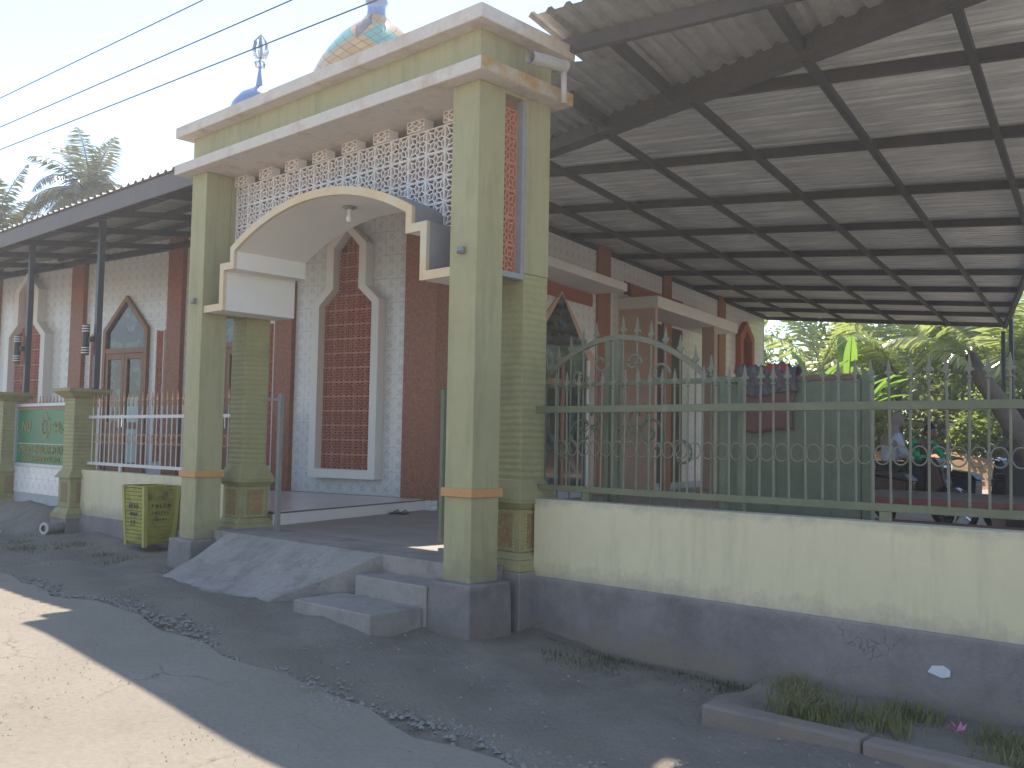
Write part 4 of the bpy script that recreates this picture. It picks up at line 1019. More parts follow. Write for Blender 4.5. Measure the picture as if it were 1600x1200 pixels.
# left street canopy
lc = empty('street_canopy', (-16, 7.5, 4.95), 0, 'dark corrugated canopy on slim blue-black posts along the mosque front', 'canopy')
def cz(y): return 4.93+.13*(y-6.1)
def wall_y(x): return 10.155 + math.tan(TH)*(x+12.845) + .0
def LBd(name, mb, mat, **k):
    L_ = lc.location; mb.v = [(a-L_.x, b-L_.y, c-L_.z) for a, b, c in mb.v]; return mb.build(name, mat, lc, **k)
x = -27.0
while x < -10.9:
    g = MB(); P_ = []
    q = x
    while q < x+1.049:
        for dq, h in ((0, 0), (.03, .035), (.07, .035), (.10, 0)): P_.append((q+dq, h))
        q += .21
    P_.append((x+1.05, 0))
    for i in range(len(P_)-1):
        (a, ha), (b_, hb) = P_[i], P_[i+1]
        ya0, yb0 = 6.02, 6.02
        g.quad((a, ya0, cz(ya0)+.03+ha), (b_, yb0, cz(yb0)+.03+hb), (b_, wall_y(b_), cz(wall_y(b_))+.03+hb), (a, wall_y(a), cz(wall_y(a))+.03+ha))
    LBd('roof_sheet', g, zinc_d); x += 1.05
LBd('fascia', B(-27, -11.0, 6.05, 6.075, 4.68, 4.925), plain('brown_grey_fascia', (.14, .115, .11), .6))
for y, h_ in ((6.6, .12), (7.5, .08), (8.3, .08)):
    xr = -11.0; xl = -27.0 if y < 8 else (-22 if y < 8.2 else -20.8)
    LBd('purlin', B(xl, xr, y-.035, y+.035, cz(y)-h_, cz(y)), steel)
k = 0
for xx in (-26, -24.3, -22.6, -20.9, -19.2, -17.5, -15.8, -14.1, -12.4):
    LBd('rafter', MB().bar((xx, 6.1, cz(6.1)-.16), (xx, wall_y(xx), cz(wall_y(xx))-.16), .06, .10), steel)
g = MB().bar((-27, wall_y(-27)-.04, cz(wall_y(-27))-.16), (-11.3, wall_y(-11.3)-.12, cz(wall_y(-11.3))-.16), .06, .12); LBd('wall_beam', g, steel)
posts = []
for xx, lb in ((-14.98, 'black twin ring wall lamp on the canopy post nearest the gate'), (-17.76, 'black twin ring wall lamp on the canopy post left of the green sign')):
    LBd('post', B(xx-.045, xx+.045, 6.57, 6.66, 2.211, 4.87), post_m, bevel=.006)
    o = empty('cylinder_lamp', (xx-.16, 6.50, 2.98), 0, lb, 'lamp', 'black cylinder lamps on the canopy posts')
    MB().lathe([(0, -.24), (.055, -.24), (.055, -.10), (.055, .10), (.055, .24), (0, .24)], n=20).build('lamp_body', black_p, o)
    for zz in (-.21, -.17, -.13, .13, .17, .21): MB().lathe([(.058, -.008), (.062, 0), (.058, .008)], (0, 0, zz), 20).build('lamp_ring', white_p, o)
    B(.05, .16, .0, .06, -.04, .04).build('bracket', black_p, o)

# ------------------------------------------------------------------ yard: green panel, cloths, platform, people, bikes
gpn = empty('green_panel_gate', (-4.07, 8.2, .4), 0, 'tall dull green sheet metal panel with a green post at its right edge', 'gate')
B(-.70, .62, -.012, .012, .3, 1.70).build('sheet', board_g, gpn)
B(-.72, .60, -.03, .03, 1.701, 1.75).build('top_rail', plain('rusty_top_rail', (.20, .12, .09), .7), gpn); B(-.72, .60, -.03, .03, .26, .299).build('bottom_rail', board_g, gpn)
for xx, mt in ((-.74, gate_g), (.68, gate_g)): B(xx-.04, xx+.04, -.04, .04, 0, 1.77).build('post', mt, gpn)
for k in range(4): B(-.70+.26*(k+1)-.01, -.70+.26*(k+1)+.01, -.018, -.013, .3, 1.70).build('seam', board_g, gpn)
def cloth(name, x0, x1, ytop, ztop, front, back, mat, label, seed, lump=.02):
    random.seed(seed); g = MB(); nx, nz_ = 22, 26
    tot = front+back+.06
    for j in range(nz_+1):
        for i in range(nx+1):
            u = i/nx; d_ = j/nz_*tot
            x = x0+(x1-x0)*u + .012*math.sin(d_*14+seed)
            wv = lump*(math.sin(u*19+d_*5+seed)+.6*math.sin(u*37-d_*11)+.5*math.sin(u*7+d_*23))
            if d_ < front: y, z = -.045-abs(wv)*.8, ztop-(front-d_)+ .02*math.sin(u*6+seed)*(1 if d_ < .01 else 1)
            elif d_ < front+.06: q = (d_-front)/.06; y, z = -.045+.09*q, ztop+.025*math.sin(q*math.pi)+abs(wv)*1.2
            else: y, z = .045+abs(wv)*.8, ztop-(d_-front-.06)
            g.v.append((x, y, z))
    for j in range(nz_):
        for i in range(nx): a = j*(nx+1)+i; g.f.append((a, a+1, a+nx+2, a+nx+1))
    o = g.build(name, mat, smooth=True); o.location = (0, ytop, 0); md = o.modifiers.new('thick', 'SOLIDIFY'); md.thickness = .006
    return tag(o, label, 'cloth')
cloth('hanging_cloth', -4.60, -4.06, 8.2, 2.165, .52, .3, plain('maroon_cloth', (.17, .085, .07), .95), 'plain maroon cloth hanging over the green panel', 3, .008)
cl = cloth('draped_cloth', -4.62, -4.02, 8.2, 2.20, .22, .25, M('grey_printed_cloth', (.12, .105, .11), .95, .6, 30, .4, 60), 'crumpled grey patterned cloth bundled over the top of the green panel', 9, .03)
cl.scale = (1, 1.0, 1)
cloth('red_cloth', -4.33, -4.12, 8.2, 2.235, .03, .10, plain('bright_red_cloth', (.38, .05, .04), .9), 'small bright red cloth on top of the grey crumpled one', 5, .008)
random.seed(21)
bb = empty('wooden_platform', (-2.9, 11.2, .4), 0, 'low wooden sitting platform with a faded red edge behind the green fence', 'platform')
redw = M('faded_red_board', (.26, .09, .065), .7, .3, 6, .1, 40, dirt=(.2, .13, .1), dlo=.5, dhi=.7)
gryw = M('grey_weathered_board', (.16, .125, .10), .85, .3, 6, .2, 40)
for k in range(12): B(-2.0, 3.2, -1.12+k*.185, -.945+k*.185, .555+random.uniform(0, .004), .58).build('board', gryw, bb)
B(-2.05, 3.25, -1.18, -1.135, .47, .60).build('front_edge', redw, bb, bevel=.006); B(-2.0, 3.2, -1.15, -1.12, .28, .37).build('lower_rail', plain('brown_rail', (.2, .1, .07), .8), bb)
for xx in (-1.9, 0, 1.6, 3.1):
    for yy in (-1.08, 1.0): B(xx-.05, xx+.05, yy-.05, yy+.05, 0, .554).build('leg', gryw, bb)

def skinmesh(name, chain, edges, mat, parent, sub=2):
    me = bpy.data.meshes.new(name); me.from_pydata([c[0] for c in chain], edges, []); me.materials.append(mat)
    o = put(me, name, parent)
    sk_ = o.modifiers.new('skin', 'SKIN'); sk_.use_smooth_shade = True
    for i, c in enumerate(chain):
        r = c[1]; me.skin_vertices[0].data[i].radius = r if isinstance(r, tuple) else (r, r)
    me.skin_vertices[0].data[0].use_root = True
    sb_ = o.modifiers.new('sub', 'SUBSURF'); sb_.levels = sub; sb_.render_levels = sub
    return o
def person(loc, rz, label, J, shirt, trousers, hair, hijab=None, sc=1.0):
    """J: joint positions in metres (z up, facing -y)."""
    o = empty('person', loc, rz, label, 'person'); o.scale = (sc, sc, sc)
    nm = ['pel', 'belly', 'chest', 'neck', 'head0', 'head1', 'shL', 'elL', 'wrL', 'haL', 'shR', 'elR', 'wrR', 'haR', 'hipL', 'knL', 'anL', 'toL', 'hipR', 'knR', 'anR', 'toR']
    rad = dict(pel=(.13, .10), belly=(.125, .095), chest=(.15, .105), neck=.048, head0=.055, head1=.05, shL=.055, elL=.038, wrL=.027, haL=.03, shR=.055, elR=.038, wrR=.027, haR=.03, hipL=.085, knL=.058, anL=.038, toL=.034, hipR=.085, knR=.058, anR=.038, toR=.034)
    E_ = [('pel', 'belly'), ('belly', 'chest'), ('chest', 'neck'), ('neck', 'head0'), ('head0', 'head1'), ('chest', 'shL'), ('shL', 'elL'), ('elL', 'wrL'), ('wrL', 'haL'), ('chest', 'shR'), ('shR', 'elR'), ('elR', 'wrR'), ('wrR', 'haR'), ('pel', 'hipL'), ('hipL', 'knL'), ('knL', 'anL'), ('anL', 'toL'), ('pel', 'hipR'), ('hipR', 'knR'), ('knR', 'anR'), ('anR', 'toR')]
    skinmesh('body', [(J[k], tuple(q*.85 for q in rad[k]) if isinstance(rad[k], tuple) else rad[k]*.85) for k in nm], [(nm.index(a), nm.index(b)) for a, b in E_], skin, o)
    up = ['pel', 'belly', 'chest', 'shL', 'elL', 'wrL', 'shR', 'elR', 'wrR']; ue = [('pel', 'belly'), ('belly', 'chest'), ('chest', 'shL'), ('shL', 'elL'), ('elL', 'wrL'), ('chest', 'shR'), ('shR', 'elR'), ('elR', 'wrR')]
    skinmesh('shirt', [(J[k], tuple(q*1.2 for q in rad[k]) if isinstance(rad[k], tuple) else rad[k]*1.25) for k in up], [(up.index(a), up.index(b)) for a, b in ue], shirt, o)
    lo = ['pel', 'hipL', 'knL', 'anL', 'hipR', 'knR', 'anR']; le = [('pel', 'hipL'), ('hipL', 'knL'), ('knL', 'anL'), ('pel', 'hipR'), ('hipR', 'knR'), ('knR', 'anR')]
    skinmesh('trousers', [(J[k], tuple(q*1.12 for q in rad[k]) if isinstance(rad[k], tuple) else rad[k]*1.3) for k in lo], [(lo.index(a), lo.index(b)) for a, b in le], trousers, o)
    # head with brow, nose and chin
    H = Vector(J['head1']); g = MB(); n, K = 18, 12
    for k in range(K+1):
        ph = math.pi*k/K
        for j in range(n):
            a = 2*math.pi*j/n; x = math.sin(ph)*math.cos(a); y = math.sin(ph)*math.sin(a); z = math.cos(ph)
            nose = .20*max(0, 1-((z+.12)/.22)**2)*max(0, 1-(x/.22)**2) if y < -.6 else 0
            chin = 1-.22*max(0, -z)**1.5
            g.v.append((H.x+x*.078*chin, H.y+(y-nose)*.095*(1-.1*max(0, -z)), H.z+.045+z*.118))
    for k in range(K):
        for j in range(n): g.f.append((k*n+j, k*n+(j+1) % n, (k+1)*n+(j+1) % n, (k+1)*n+j))
    g.build('head', skin, o, smooth=True)
    for s in (-1, 1):
        MB().lathe([(0, -.011), (.012, -.004), (.012, .004), (0, .011)], (H.x+s*.030, H.y-.084, H.z+.055), 10).build('eye', plain('dark_eye', (.03, .02, .02), .3), o)
        if not hijab: MB().lathe([(0, -.03), (.014, -.01), (.016, .012), (0, .03)], (H.x+s*.080, H.y, H.z+.04), 10).build('ear', skin, o, smooth=True)
    MB().box(H.x-.022, H.x+.022, H.y-.092, H.y-.086, H.z-.018, H.z-.010).build('mouth', plain('lips', (.25, .09, .08), .5), o)
    g = MB()
    for k in range(8):
        ph = math.pi*.62*k/7
        for j in range(n):
            a = 2*math.pi*j/n; x = math.sin(ph)*math.cos(a); y = math.sin(ph)*math.sin(a); z = math.cos(ph)
            lift = max(0, -y)*max(0, -z+.35)*.12
            s = 1.12 if hijab else 1.08
            g.v.append((H.x+x*.083*s, H.y+.012+y*.098*s, H.z+.052+z*.124*s+lift*1.4))
    for k in range(7):
        for j in range(n): g.f.append((k*n+j, k*n+(j+1) % n, (k+1)*n+(j+1) % n, (k+1)*n+j))
    g.build('hair' if not hijab else 'headscarf', hijab or hair, o, smooth=True)
    if hijab:
        g = MB(); C_ = Vector(J['chest'])
        for k, (r1, r2, z, yo) in enumerate(((.088, .10, H.z+.02, .03), (.085, .085, H.z-.06, .025), (.10, .09, H.z-.12, .02), (.19, .13, C_.z+.10, .0), (.22, .16, C_.z-.06, .0))):
            for j in range(n):
                a = 2*math.pi*j/n; f = k/4
                cx = H.x*(1-f)+C_.x*f; cy_ = H.y*(1-f)+C_.y*f
                y = math.sin(a)
                if k < 2 and y < -.45: y = -.45
                g.v.append((cx+r1*math.cos(a)*(1+.04*math.sin(a*5)), cy_+yo+r2*y, z))
        for k in range(4):
            for j in range(n): g.f.append((k*n+j, k*n+(j+1) % n, (k+1)*n+(j+1) % n, (k+1)*n+j))
        g.build('headscarf_drape', hijab, o, smooth=True)
    # fingers
    for s in ('L', 'R'):
        hw = Vector(J['ha'+s]); d_ = (hw-Vector(J['wr'+s])).normalized(); sd_ = d_.cross(Vector((0, 0, 1)));
        if sd_.length < .1: sd_ = Vector((1, 0, 0))
        sd_.normalize(); g = MB()
        for k in range(4):
            b_ = hw + sd_*(.017*(k-1.5)); L_ = (.055, .065, .06, .045)[k]
            g.tube([b_, b_+d_*L_*.5, b_+d_*L_*.85+Vector((0, 0, -.02))], [.0085, .008, .006], 6)
        b_ = hw - sd_*.03 - d_*.02; g.tube([b_, b_-sd_*.02+d_*.03, b_-sd_*.02+d_*.05], [.01, .009, .007], 6)
        g.build('fingers', skin, o, smooth=True)
    for s in ('L', 'R'):
        a, t_ = Vector(J['an'+s]), Vector(J['to'+s]); d_ = (t_-a); d_.z = 0
        if d_.length < .01: d_ = Vector((0, -1, 0))
        d_.normalize(); MB().bar(a-d_*.05+Vector((0, 0, -.045)), t_+d_*.05+Vector((0, 0, 0)), .085, .05).build('shoe', black_p, o, bevel=.012)
    return o
black_h = plain('black_hair', (.012, .010, .010), .5)
stand = dict(pel=(0, 0, .88), belly=(0, -.01, 1.02), chest=(0, -.05, 1.22), neck=(0, -.08, 1.36), head0=(0, -.11, 1.42), head1=(0, -.13, 1.46), shL=(.17, -.04, 1.29), elL=(.22, -.10, 1.04), wrL=(.16, -.30, .96), haL=(.14, -.37, .95), shR=(-.17, -.04, 1.29), elR=(-.22, -.10, 1.04), wrR=(-.16, -.30, .96), haR=(-.14, -.37, .95), hipL=(.09, 0, .84), knL=(.10, -.03, .47), anL=(.10, .02, .09), toL=(.11, -.12, .04), hipR=(-.09, 0, .84), knR=(-.10, -.03, .47), anR=(-.10, .02, .09), toR=(-.11, -.12, .04))
ride = dict(pel=(0, .05, .82), belly=(0, -.03, .96), chest=(0, -.20, 1.12), neck=(0, -.30, 1.21), head0=(0, -.34, 1.27), head1=(0, -.37, 1.30), shL=(.17, -.20, 1.18), elL=(.25, -.36, .98), wrL=(.27, -.56, .98), haL=(.27, -.62, .98), shR=(-.17, -.20, 1.18), elR=(-.25, -.36, .98), wrR=(-.27, -.56, .98), haR=(-.27, -.62, .98), hipL=(.10, .02, .80), knL=(.19, -.36, .72), anL=(.17, -.30, .33), toL=(.17, -.44, .28), hipR=(-.10, .02, .80), knR=(-.19, -.36, .72), anR=(-.17, -.30, .33), toR=(-.17, -.44, .28))
sit = dict(pel=(0, .0, .13), belly=(0, 0, .27), chest=(0, -.05, .48), neck=(0, -.08, .61), head0=(0, -.11, .67), head1=(0, -.13, .70), shL=(.17, -.04, .54), elL=(.24, -.10, .31), wrL=(.14, -.30, .27), haL=(.10, -.36, .26), shR=(-.17, -.04, .54), elR=(-.24, -.10, .31), wrR=(-.14, -.30, .27), haR=(-.10, -.36, .26), hipL=(.11, -.02, .12), knL=(.33, -.36, .16), anL=(.02, -.44, .07), toL=(-.08, -.50, .05), hipR=(-.11, -.02, .12), knR=(-.33, -.36, .14), anR=(-.04, -.36, .07), toR=(.08, -.34, .05))
blouse = plain('white_blouse', (.50, .51, .56), .9); greenj = plain('bright_green_jacket', (.01, .50, .19), .7); dark_t = plain('dark_trousers', (.04, .042, .05), .9)
person((-5.48, 14.0, .4), R(140), 'person in a tan headscarf and white blouse standing by the motorbikes', stand, blouse, dark_t, black_h, plain('tan_headscarf', (.30, .235, .20), .95), .99)
person((-5.36, 14.6, .4), R(62), 'person with black hair and bright green jacket leaning forward on a motorbike', ride, greenj, dark_t, black_h, None, 1.0)
person((-8.9, 16.3, .4), R(40), 'person in pale blue clothes sitting on the ground by the vestibule', sit, plain('pale_blue_shirt', (.22, .27, .36), .9), dark_t, black_h, None, 1.05)
person((-8.95, 18.3, .4), R(20), 'person in a white shirt sitting beside the green panel edge', dict(sit), plain('white_blue_shirt', (.42, .50, .72), .9), dark_t, black_h, None, 1.25)

def motorbike(loc, rz, label, body, seed):
    o = empty('motorbike', loc, rz, label, 'motorbike', 'motorbikes parked in the yard')
    def wheel(y):
        g = MB(); n = 24
        for j in range(n):
            for k in range(6):
                a = 2*math.pi*j/n; b_ = 2*math.pi*k/6; q = .245+.045*math.cos(b_); g.v.append((.04*math.sin(b_), y+q*math.cos(a), .29+q*math.sin(a)))
        for j in range(n):
            for k in range(6): g.f.append((j*6+k, ((j+1) % n)*6+k, ((j+1) % n)*6+(k+1) % 6, j*6+(k+1) % 6))
        t_ = g.build('tyre', black_p, o, smooth=True)
        s = MB()
        for k in range(5): a = k*2*math.pi/5; s.bar((0, y, .29), (0, y+.21*math.cos(a), .29+.21*math.sin(a)), .03, .03, (1, 0, 0))
        s.tube([(-.05, y, .29), (.05, y, .29)], .035, 10); s.build('rim', chrome, t_)
    wheel(-.62); wheel(.60)
    MB().tube([(0, -.62, .29), (0, -.42, .78), (0, -.38, .92)], [.03, .035, .03], 8).tube([(-.30, -.28, .98), (-.10, -.37, .95), (.10, -.37, .95), (.30, -.28, .98)], .014, 8).build('handlebar', chrome, o)
    MB().prism([(-.50, .62), (-.40, .96), (-.30, 1.0), (-.27, .90), (-.22, .45), (-.32, .42)], -.13, .13, 'x').build('leg_shield', body, o, bevel=.03)
    MB().prism([(-.24, .36), (.06, .32), (.08, .40), (-.22, .43)], -.12, .12, 'x').build('footboard', black_p, o, bevel=.01)
    MB().prism([(.04, .38), (.30, .42), (.66, .58), (.80, .72), (.50, .72), (.02, .66)], -.11, .11, 'x').build('rear_body', body, o, bevel=.03)
    MB().prism([(-.84, .46), (-.62, .60), (-.42, .52), (-.45, .48), (-.62, .55), (-.82, .43)], -.06, .06, 'x').build('front_fender', body, o)
    MB().prism([(-.02, .66), (.10, .76), (.45, .80), (.72, .80), (.72, .74), (.30, .70)], -.12, .12, 'x').build('seat', black_p, o, bevel=.02)
    MB().lathe([(0, 0), (.075, .0), (.06, .05), (0, .06)], n=14).build('headlight', chrome, o).matrix_local = Matrix.Translation((0, -.47, .86)) @ Matrix.Rotation(R(90), 4, 'X')
    MB().tube([(.12, .30, .30), (.12, .80, .40)], [.03, .05], 10).build('exhaust', chrome, o)
    for s in (-1, 1): MB().tube([(s*.2, -.34, .97), (s*.24, -.36, 1.13)], .007, 6).box(s*.24-.055, s*.24+.055, -.37, -.355, 1.11, 1.18).build('mirror', black_p, o)
    MB().box(-.05, .05, .75, .80, .62, .70).build('tail_light', plain('red_lamp_%d' % seed, (.35, .01, .01), .3), o)
    return o
motorbike((-5.36, 14.6, .4), R(62), 'dark motorbike ridden by the person in the green jacket', plain('black_bike_paint', (.02, .02, .025), .25), 1)
motorbike((-4.95, 13.5, .4), R(80), 'very dark red motorbike parked in front of the one with the green jacket rider', plain('maroon_bike_paint', (.05, .01, .01), .25), 2)
motorbike((-4.6, 15.2, .4), R(75), 'navy motorbike with a bright headlight right of the green jacket', plain('navy_bike_paint', (.02, .025, .05), .25), 3)
motorbike((-3.3, 14.0, .4), R(110), 'black motorbike parked farthest right under the leaning log', plain('charcoal_bike_paint', (.03, .03, .03), .3), 4)
# leaning log and tarpaulin
o = MB().tube([(-3.78, 12.2, 2.62), (-3.6, 12.0, 2.33), (-3.40, 12.0, 2.02), (-3.17, 12.0, 1.6), (-2.8, 12.0, .95)], [.07, .10, .12, .13, .14], 12).build('leaning_log', bark, smooth=True)
tag(o, 'grey brown log leaning in front of the black tarpaulin', 'log')
g = MB(); nx, ny = 18, 12
for j in range(ny+1):
    for i in range(nx+1):
        a = math.pi*i/nx; q = j/ny; g.v.append((-2.72-1.0*math.cos(a)*(.9+.1*math.sin(q*9)), 12.9+q*2, .5+2.25*math.sin(a)**.7+.05*math.sin(i*2.3+j)+.04*math.sin(j*2.9+i*1.1)))
for j in range(ny):
    for i in range(nx): a = j*(nx+1)+i; g.f.append((a, a+1, a+nx+2, a+nx+1))
g.f.append(tuple(range(nx+1)))
o = g.build('tarpaulin', plain('dark_grey_tarp', (.045, .045, .05), .7), smooth=True); tag(o, 'dark grey tarpaulin heaped over goods at the right edge', 'tarpaulin')

# ------------------------------------------------------------------ litter
o = MB().prism([(-2.29, .07), (-2.20, .045), (-2.15, .06), (-2.145, .10), (-2.19, .125), (-2.26, .115)], 6.455, 6.469).build('plastic_scrap', plain('white_plastic', (.6, .62, .65), .4), bevel=.004); tag(o, 'small white plastic scrap stuck to the grey base of the right wall', 'litter')
g = MB()
for k in range(7): a = k*.9; g.quad((-1.95, 5.95, -.13), (-1.95+.05*math.cos(a), 5.95+.04*math.sin(a), -.11), (-1.95+.06*math.cos(a+.5), 5.95+.05*math.sin(a+.5), -.08))
o = g.build('pink_wrapper', plain('pink_plastic', (.55, .18, .30), .4)); tag(o, 'crumpled pink wrapper lying in the dry grass bed', 'litter')
o = MB().tube([(-2.28, 4.35, -.19), (-2.16, 4.47, -.10)], .010, 8).build('white_stick', pvc); tag(o, 'thin white stick lying on the ground before the kerb', 'stick')
g = MB().lathe([(.03, 0), (.032, .05), (.03, .11), (.012, .14), (.012, .16), (0, .16)], n=12); o = g.build('plastic_bottle', plain('cloudy_plastic', (.5, .52, .53), .3), smooth=True); o.location = (-15.35, 5.45, .02); o.rotation_euler = (R(90), 0, R(40)); tag(o, 'cloudy plastic bottle lying on the dark verge at the far left', 'bottle')
o = B(-18.3, -16.6, 6.0, 6.15, -.03, .03).build('concrete_strip', paving, bevel=.01); tag(o, 'narrow concrete strip on the verge below the green sign', 'kerb')

for k, (dx, dy) in enumerate(((0, 0), (.13, .05))):
    g = MB().prism([(-.045, -.13), (.045, -.13), (.05, .05), (.03, .13), (-.03, .13), (-.045, .05)], 0, .022, 'z').tube([(-.045, 0, .02), (0, .06, .055), (.045, 0, .02)], .009, 6)
    o = g.build('sandal', black_p); o.location = (-11.05+dx, 9.45+dy, .40); o.rotation_euler = (0, 0, .3+k*.2); tag(o, ('black sandal lying left of its pair beside the brown corner pilaster', 'black sandal lying right of its pair beside the brown corner pilaster')[k], 'sandal', 'pair of sandals by the porch')

# ------------------------------------------------------------------ power lines
wire_m = plain('sun_bleached_cable', (.12, .12, .13), .6)
for k, (za, zb_) in enumerate((((-10.44, 4.91), (-6.4, 4.71)), ((-10.4, 4.60), (-5.27, 4.36)), ((-10.36, 4.36), (-4.37, 4.09)))):
    sl = (zb_[1]-za[1])/(zb_[0]-za[0])
    pts = [(x, 3.5, za[1]+sl*(x-za[0])) for x in range(-42, 9, 3)]
    o = MB().tube(pts, .0048, 6).build('power_line', wire_m); tag(o, ('highest of the three power lines crossing the sky', 'middle of the three power lines crossing the sky', 'lowest of the three power lines, passing behind the silver finial')[k], 'power line', 'power lines over the road')

# ------------------------------------------------------------------ vegetation
random.seed(5)
leaf_d = leaf_mat('dark_green_leaf', (.10, .15, .04), (.22, .27, .08), .6)
leaf_y = leaf_mat('yellow_green_leaf', (.17, .20, .06), (.29, .31, .13), .6)
leaf_p = leaf_mat('palm_leaf', (.15, .19, .07), (.33, .37, .17), .5, .2)
leaf_b = leaf_mat('banana_leaf', (.11, .21, .05), (.19, .30, .07), .55, .35)
leaf_pd = leaf_mat('backlit_palm_leaf', (.05, .06, .03), (.14, .15, .10), .25, .3)  # darker copy of the palm leaf, backlight put into its colour
def palm(loc, h, fl, nf, label, lean=(0, 0), droop=1.0, seed=1, trunk_r=.14, group=None, first=None):
    rnd = random.Random(seed); o = empty('coconut_palm', loc, 0, label, 'palm tree', group)
    MB().tube([(lean[0]*(k/6)**2, lean[1]*(k/6)**2, h*k/6) for k in range(7)], [trunk_r*(1.3-.5*k/6) for k in range(7)], 10).build('trunk', bark, o, smooth=True)
    top = Vector((lean[0], lean[1], h))
    for k in range(nf):
        az = 2*math.pi*(k*.381966)+rnd.uniform(-.2, .2); el = rnd.uniform(-.35, 1.35); L_ = fl*rnd.uniform(.75, 1.1)
        g = MB(); p = top.copy(); n = 16; pts = [p.copy()]; a = el
        for i in range(n):
            a -= (1.5*droop)/n*(0.6+i/n*1.2)*max(.3, math.cos(el)); p = p+Vector((math.cos(az)*math.cos(a), math.sin(az)*math.cos(a), math.sin(a)))*L_/n; pts.append(p.copy())
        g.tube(pts, [.03*(1-.85*i/n) for i in range(n+1)], 5)
        sd_ = Vector((-math.sin(az), math.cos(az), 0))
        for i in range(1, n):
            for q in range(3):
                base = pts[i].lerp(pts[i+1], q/3); dd = (pts[i+1]-pts[i]).normalized(); ll = fl*.26*math.sin(math.pi*(i+q/3)/n)**.6*rnd.uniform(.8, 1.15)
                for s in (-1, 1):
                    tip = base + (sd_*s*.8 + dd*.55 + Vector((0, 0, -.45*rnd.uniform(.5, 1.6)))).normalized()*ll
                    wv = dd*fl*.012; mid = base.lerp(tip, .5)+Vector((0, 0, .03*ll))
                    g.quad(base-wv*.5, base+wv*.5, mid+wv, mid-wv); g.quad(mid-wv, mid+wv, tip)
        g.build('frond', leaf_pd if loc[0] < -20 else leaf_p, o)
    for k in range(5): a = k*1.25; MB().lathe([(0, -.14), (.10, -.06), (.11, .03), (0, .13)], (top.x+.2*math.cos(a), top.y+.2*math.sin(a), top.z-.15), 10).build('coconut', plain('husk', (.15, .13, .04), .6), o, smooth=True)
    return o
palm((-27.6, 11.8, 0), 8.5, 2.2, 34, 'tall coconut palm with sunlit fronds rising over the left street canopy', (0.0, 0.0), 1.0, 3)
palm((-29.6, 9.7, 0), 6.9, 2.4, 18, 'coconut palm with upright fronds at the left edge of the photo', (.2, 0), .6, 8)
palm((-30.5, 12.0, 0), 6.4, 2.4, 18, 'smaller coconut palm low between the two tall left palms', (.2, 0), 1.1, 12)
palm((-13.2, 34.6, .3), 3.6, 4.4, 26, 'broad coconut palm right of the banana plants behind the carport', (0, 0), 1.1, 21)
palm((-9.7, 34.4, .3), 3.6, 4.4, 28, 'coconut palm at the back right with fronds hanging to the fence', (0, 0), 1.2, 22)
palm((-16.8, 36.0, .3), 4.2, 4.2, 24, 'coconut palm farthest back behind the banana plants', (0, 0), 1.1, 23)
def cloud_tree(loc, h, rx, ry, rz2, nleaf, size, mat, label, seed, name='leafy_tree', cat='tree', low=.25):
    rnd = random.Random(seed); o = empty(name, loc, 0, label, cat)
    tr = MB().tube([(0, 0, 0), (.1*rx*rnd.uniform(-1, 1), 0, h*.4), (.15*rx*rnd.uniform(-1, 1), .1*ry, h*.8)], [.14, .1, .05], 8)
    lobes = []
    for k in range(14):
        a = rnd.uniform(0, 6.28); q = rnd.uniform(.2, .8); z = rnd.uniform(low, .95)
        c = Vector((rx*q*math.cos(a), ry*q*math.sin(a), h*z)); lobes.append((c, rnd.uniform(.3, .55)))
        tr.tube([(0, 0, h*.3), tuple(c*.6+Vector((0, 0, h*.12))), tuple(c)], [.05, .03, .012], 5)
    tr.build('trunk', bark, o)
    g = MB()
    for _ in range(nleaf):
        c, r_ = rnd.choice(lobes); v = Vector((rnd.gauss(0, 1), rnd.gauss(0, 1), rnd.gauss(0, 1))); v.normalize(); v *= rnd.uniform(.55, 1.05)
        p = c+Vector((v.x*rx*r_, v.y*ry*r_, v.z*rz2*r_))
        if p.z < .02: continue
        d_ = Vector((rnd.uniform(-1, 1), rnd.uniform(-1, 1), rnd.uniform(-.9, .5))).normalized(); s_ = d_.cross(Vector((rnd.uniform(-1, 1), rnd.uniform(-1, 1), 1))).normalized()
        L_ = size*rnd.uniform(.6, 1.4); g.quad(p, p+d_*L_*.5+s_*L_*.28, p+d_*L_, p+d_*L_*.5-s_*L_*.28)
    g.build('crown', mat, o); return o
specs = [(-19.1, 32.2, 5.5, 2.4, leaf_d, 'dark green bushy tree behind the far mosque corner'), (-15.8, 32.9, 4.0, 2.0, leaf_d, 'dark green shrub tree behind the banana plants'), (-13.3, 31.7, 2.8, 1.7, leaf_y, 'yellow green bush left of the person in the headscarf'),
         (-11.1, 32.9, 3.4, 1.9, leaf_y, 'sunlit yellow green bush behind the green jacket'), (-9.1, 32.0, 3.5, 1.9, leaf_d, 'mid green bush behind the motorbikes'), (-7.1, 32.2, 3.7, 1.9, leaf_y, 'light leaved bush right of centre behind the fence'),
         (-5.1, 31.3, 4.9, 2.2, leaf_d, 'tall dark tree above the tarpaulin'), (-12.2, 38.9, 8.0, 3.7, leaf_d, 'large dark tree at the back of the grove'), (-17.8, 40.5, 7.4, 3.5, leaf_d, 'large dark tree at the back left of the grove'), (-6.1, 38.9, 8.0, 3.7, leaf_d, 'large dark tree at the back right of the grove'), (-22.8, 38.9, 6.9, 3.5, leaf_d, 'dark tree hidden mostly by the mosque corner')]
for i, (x, y, h, r_, mt, lb) in enumerate(specs): cloud_tree((x, y, .2), h, r_, r_, r_*1.3, 5200 if y < 36.5 else 7000, .17 if y < 36.5 else .3, mt, lb, 40+i, low=.15)
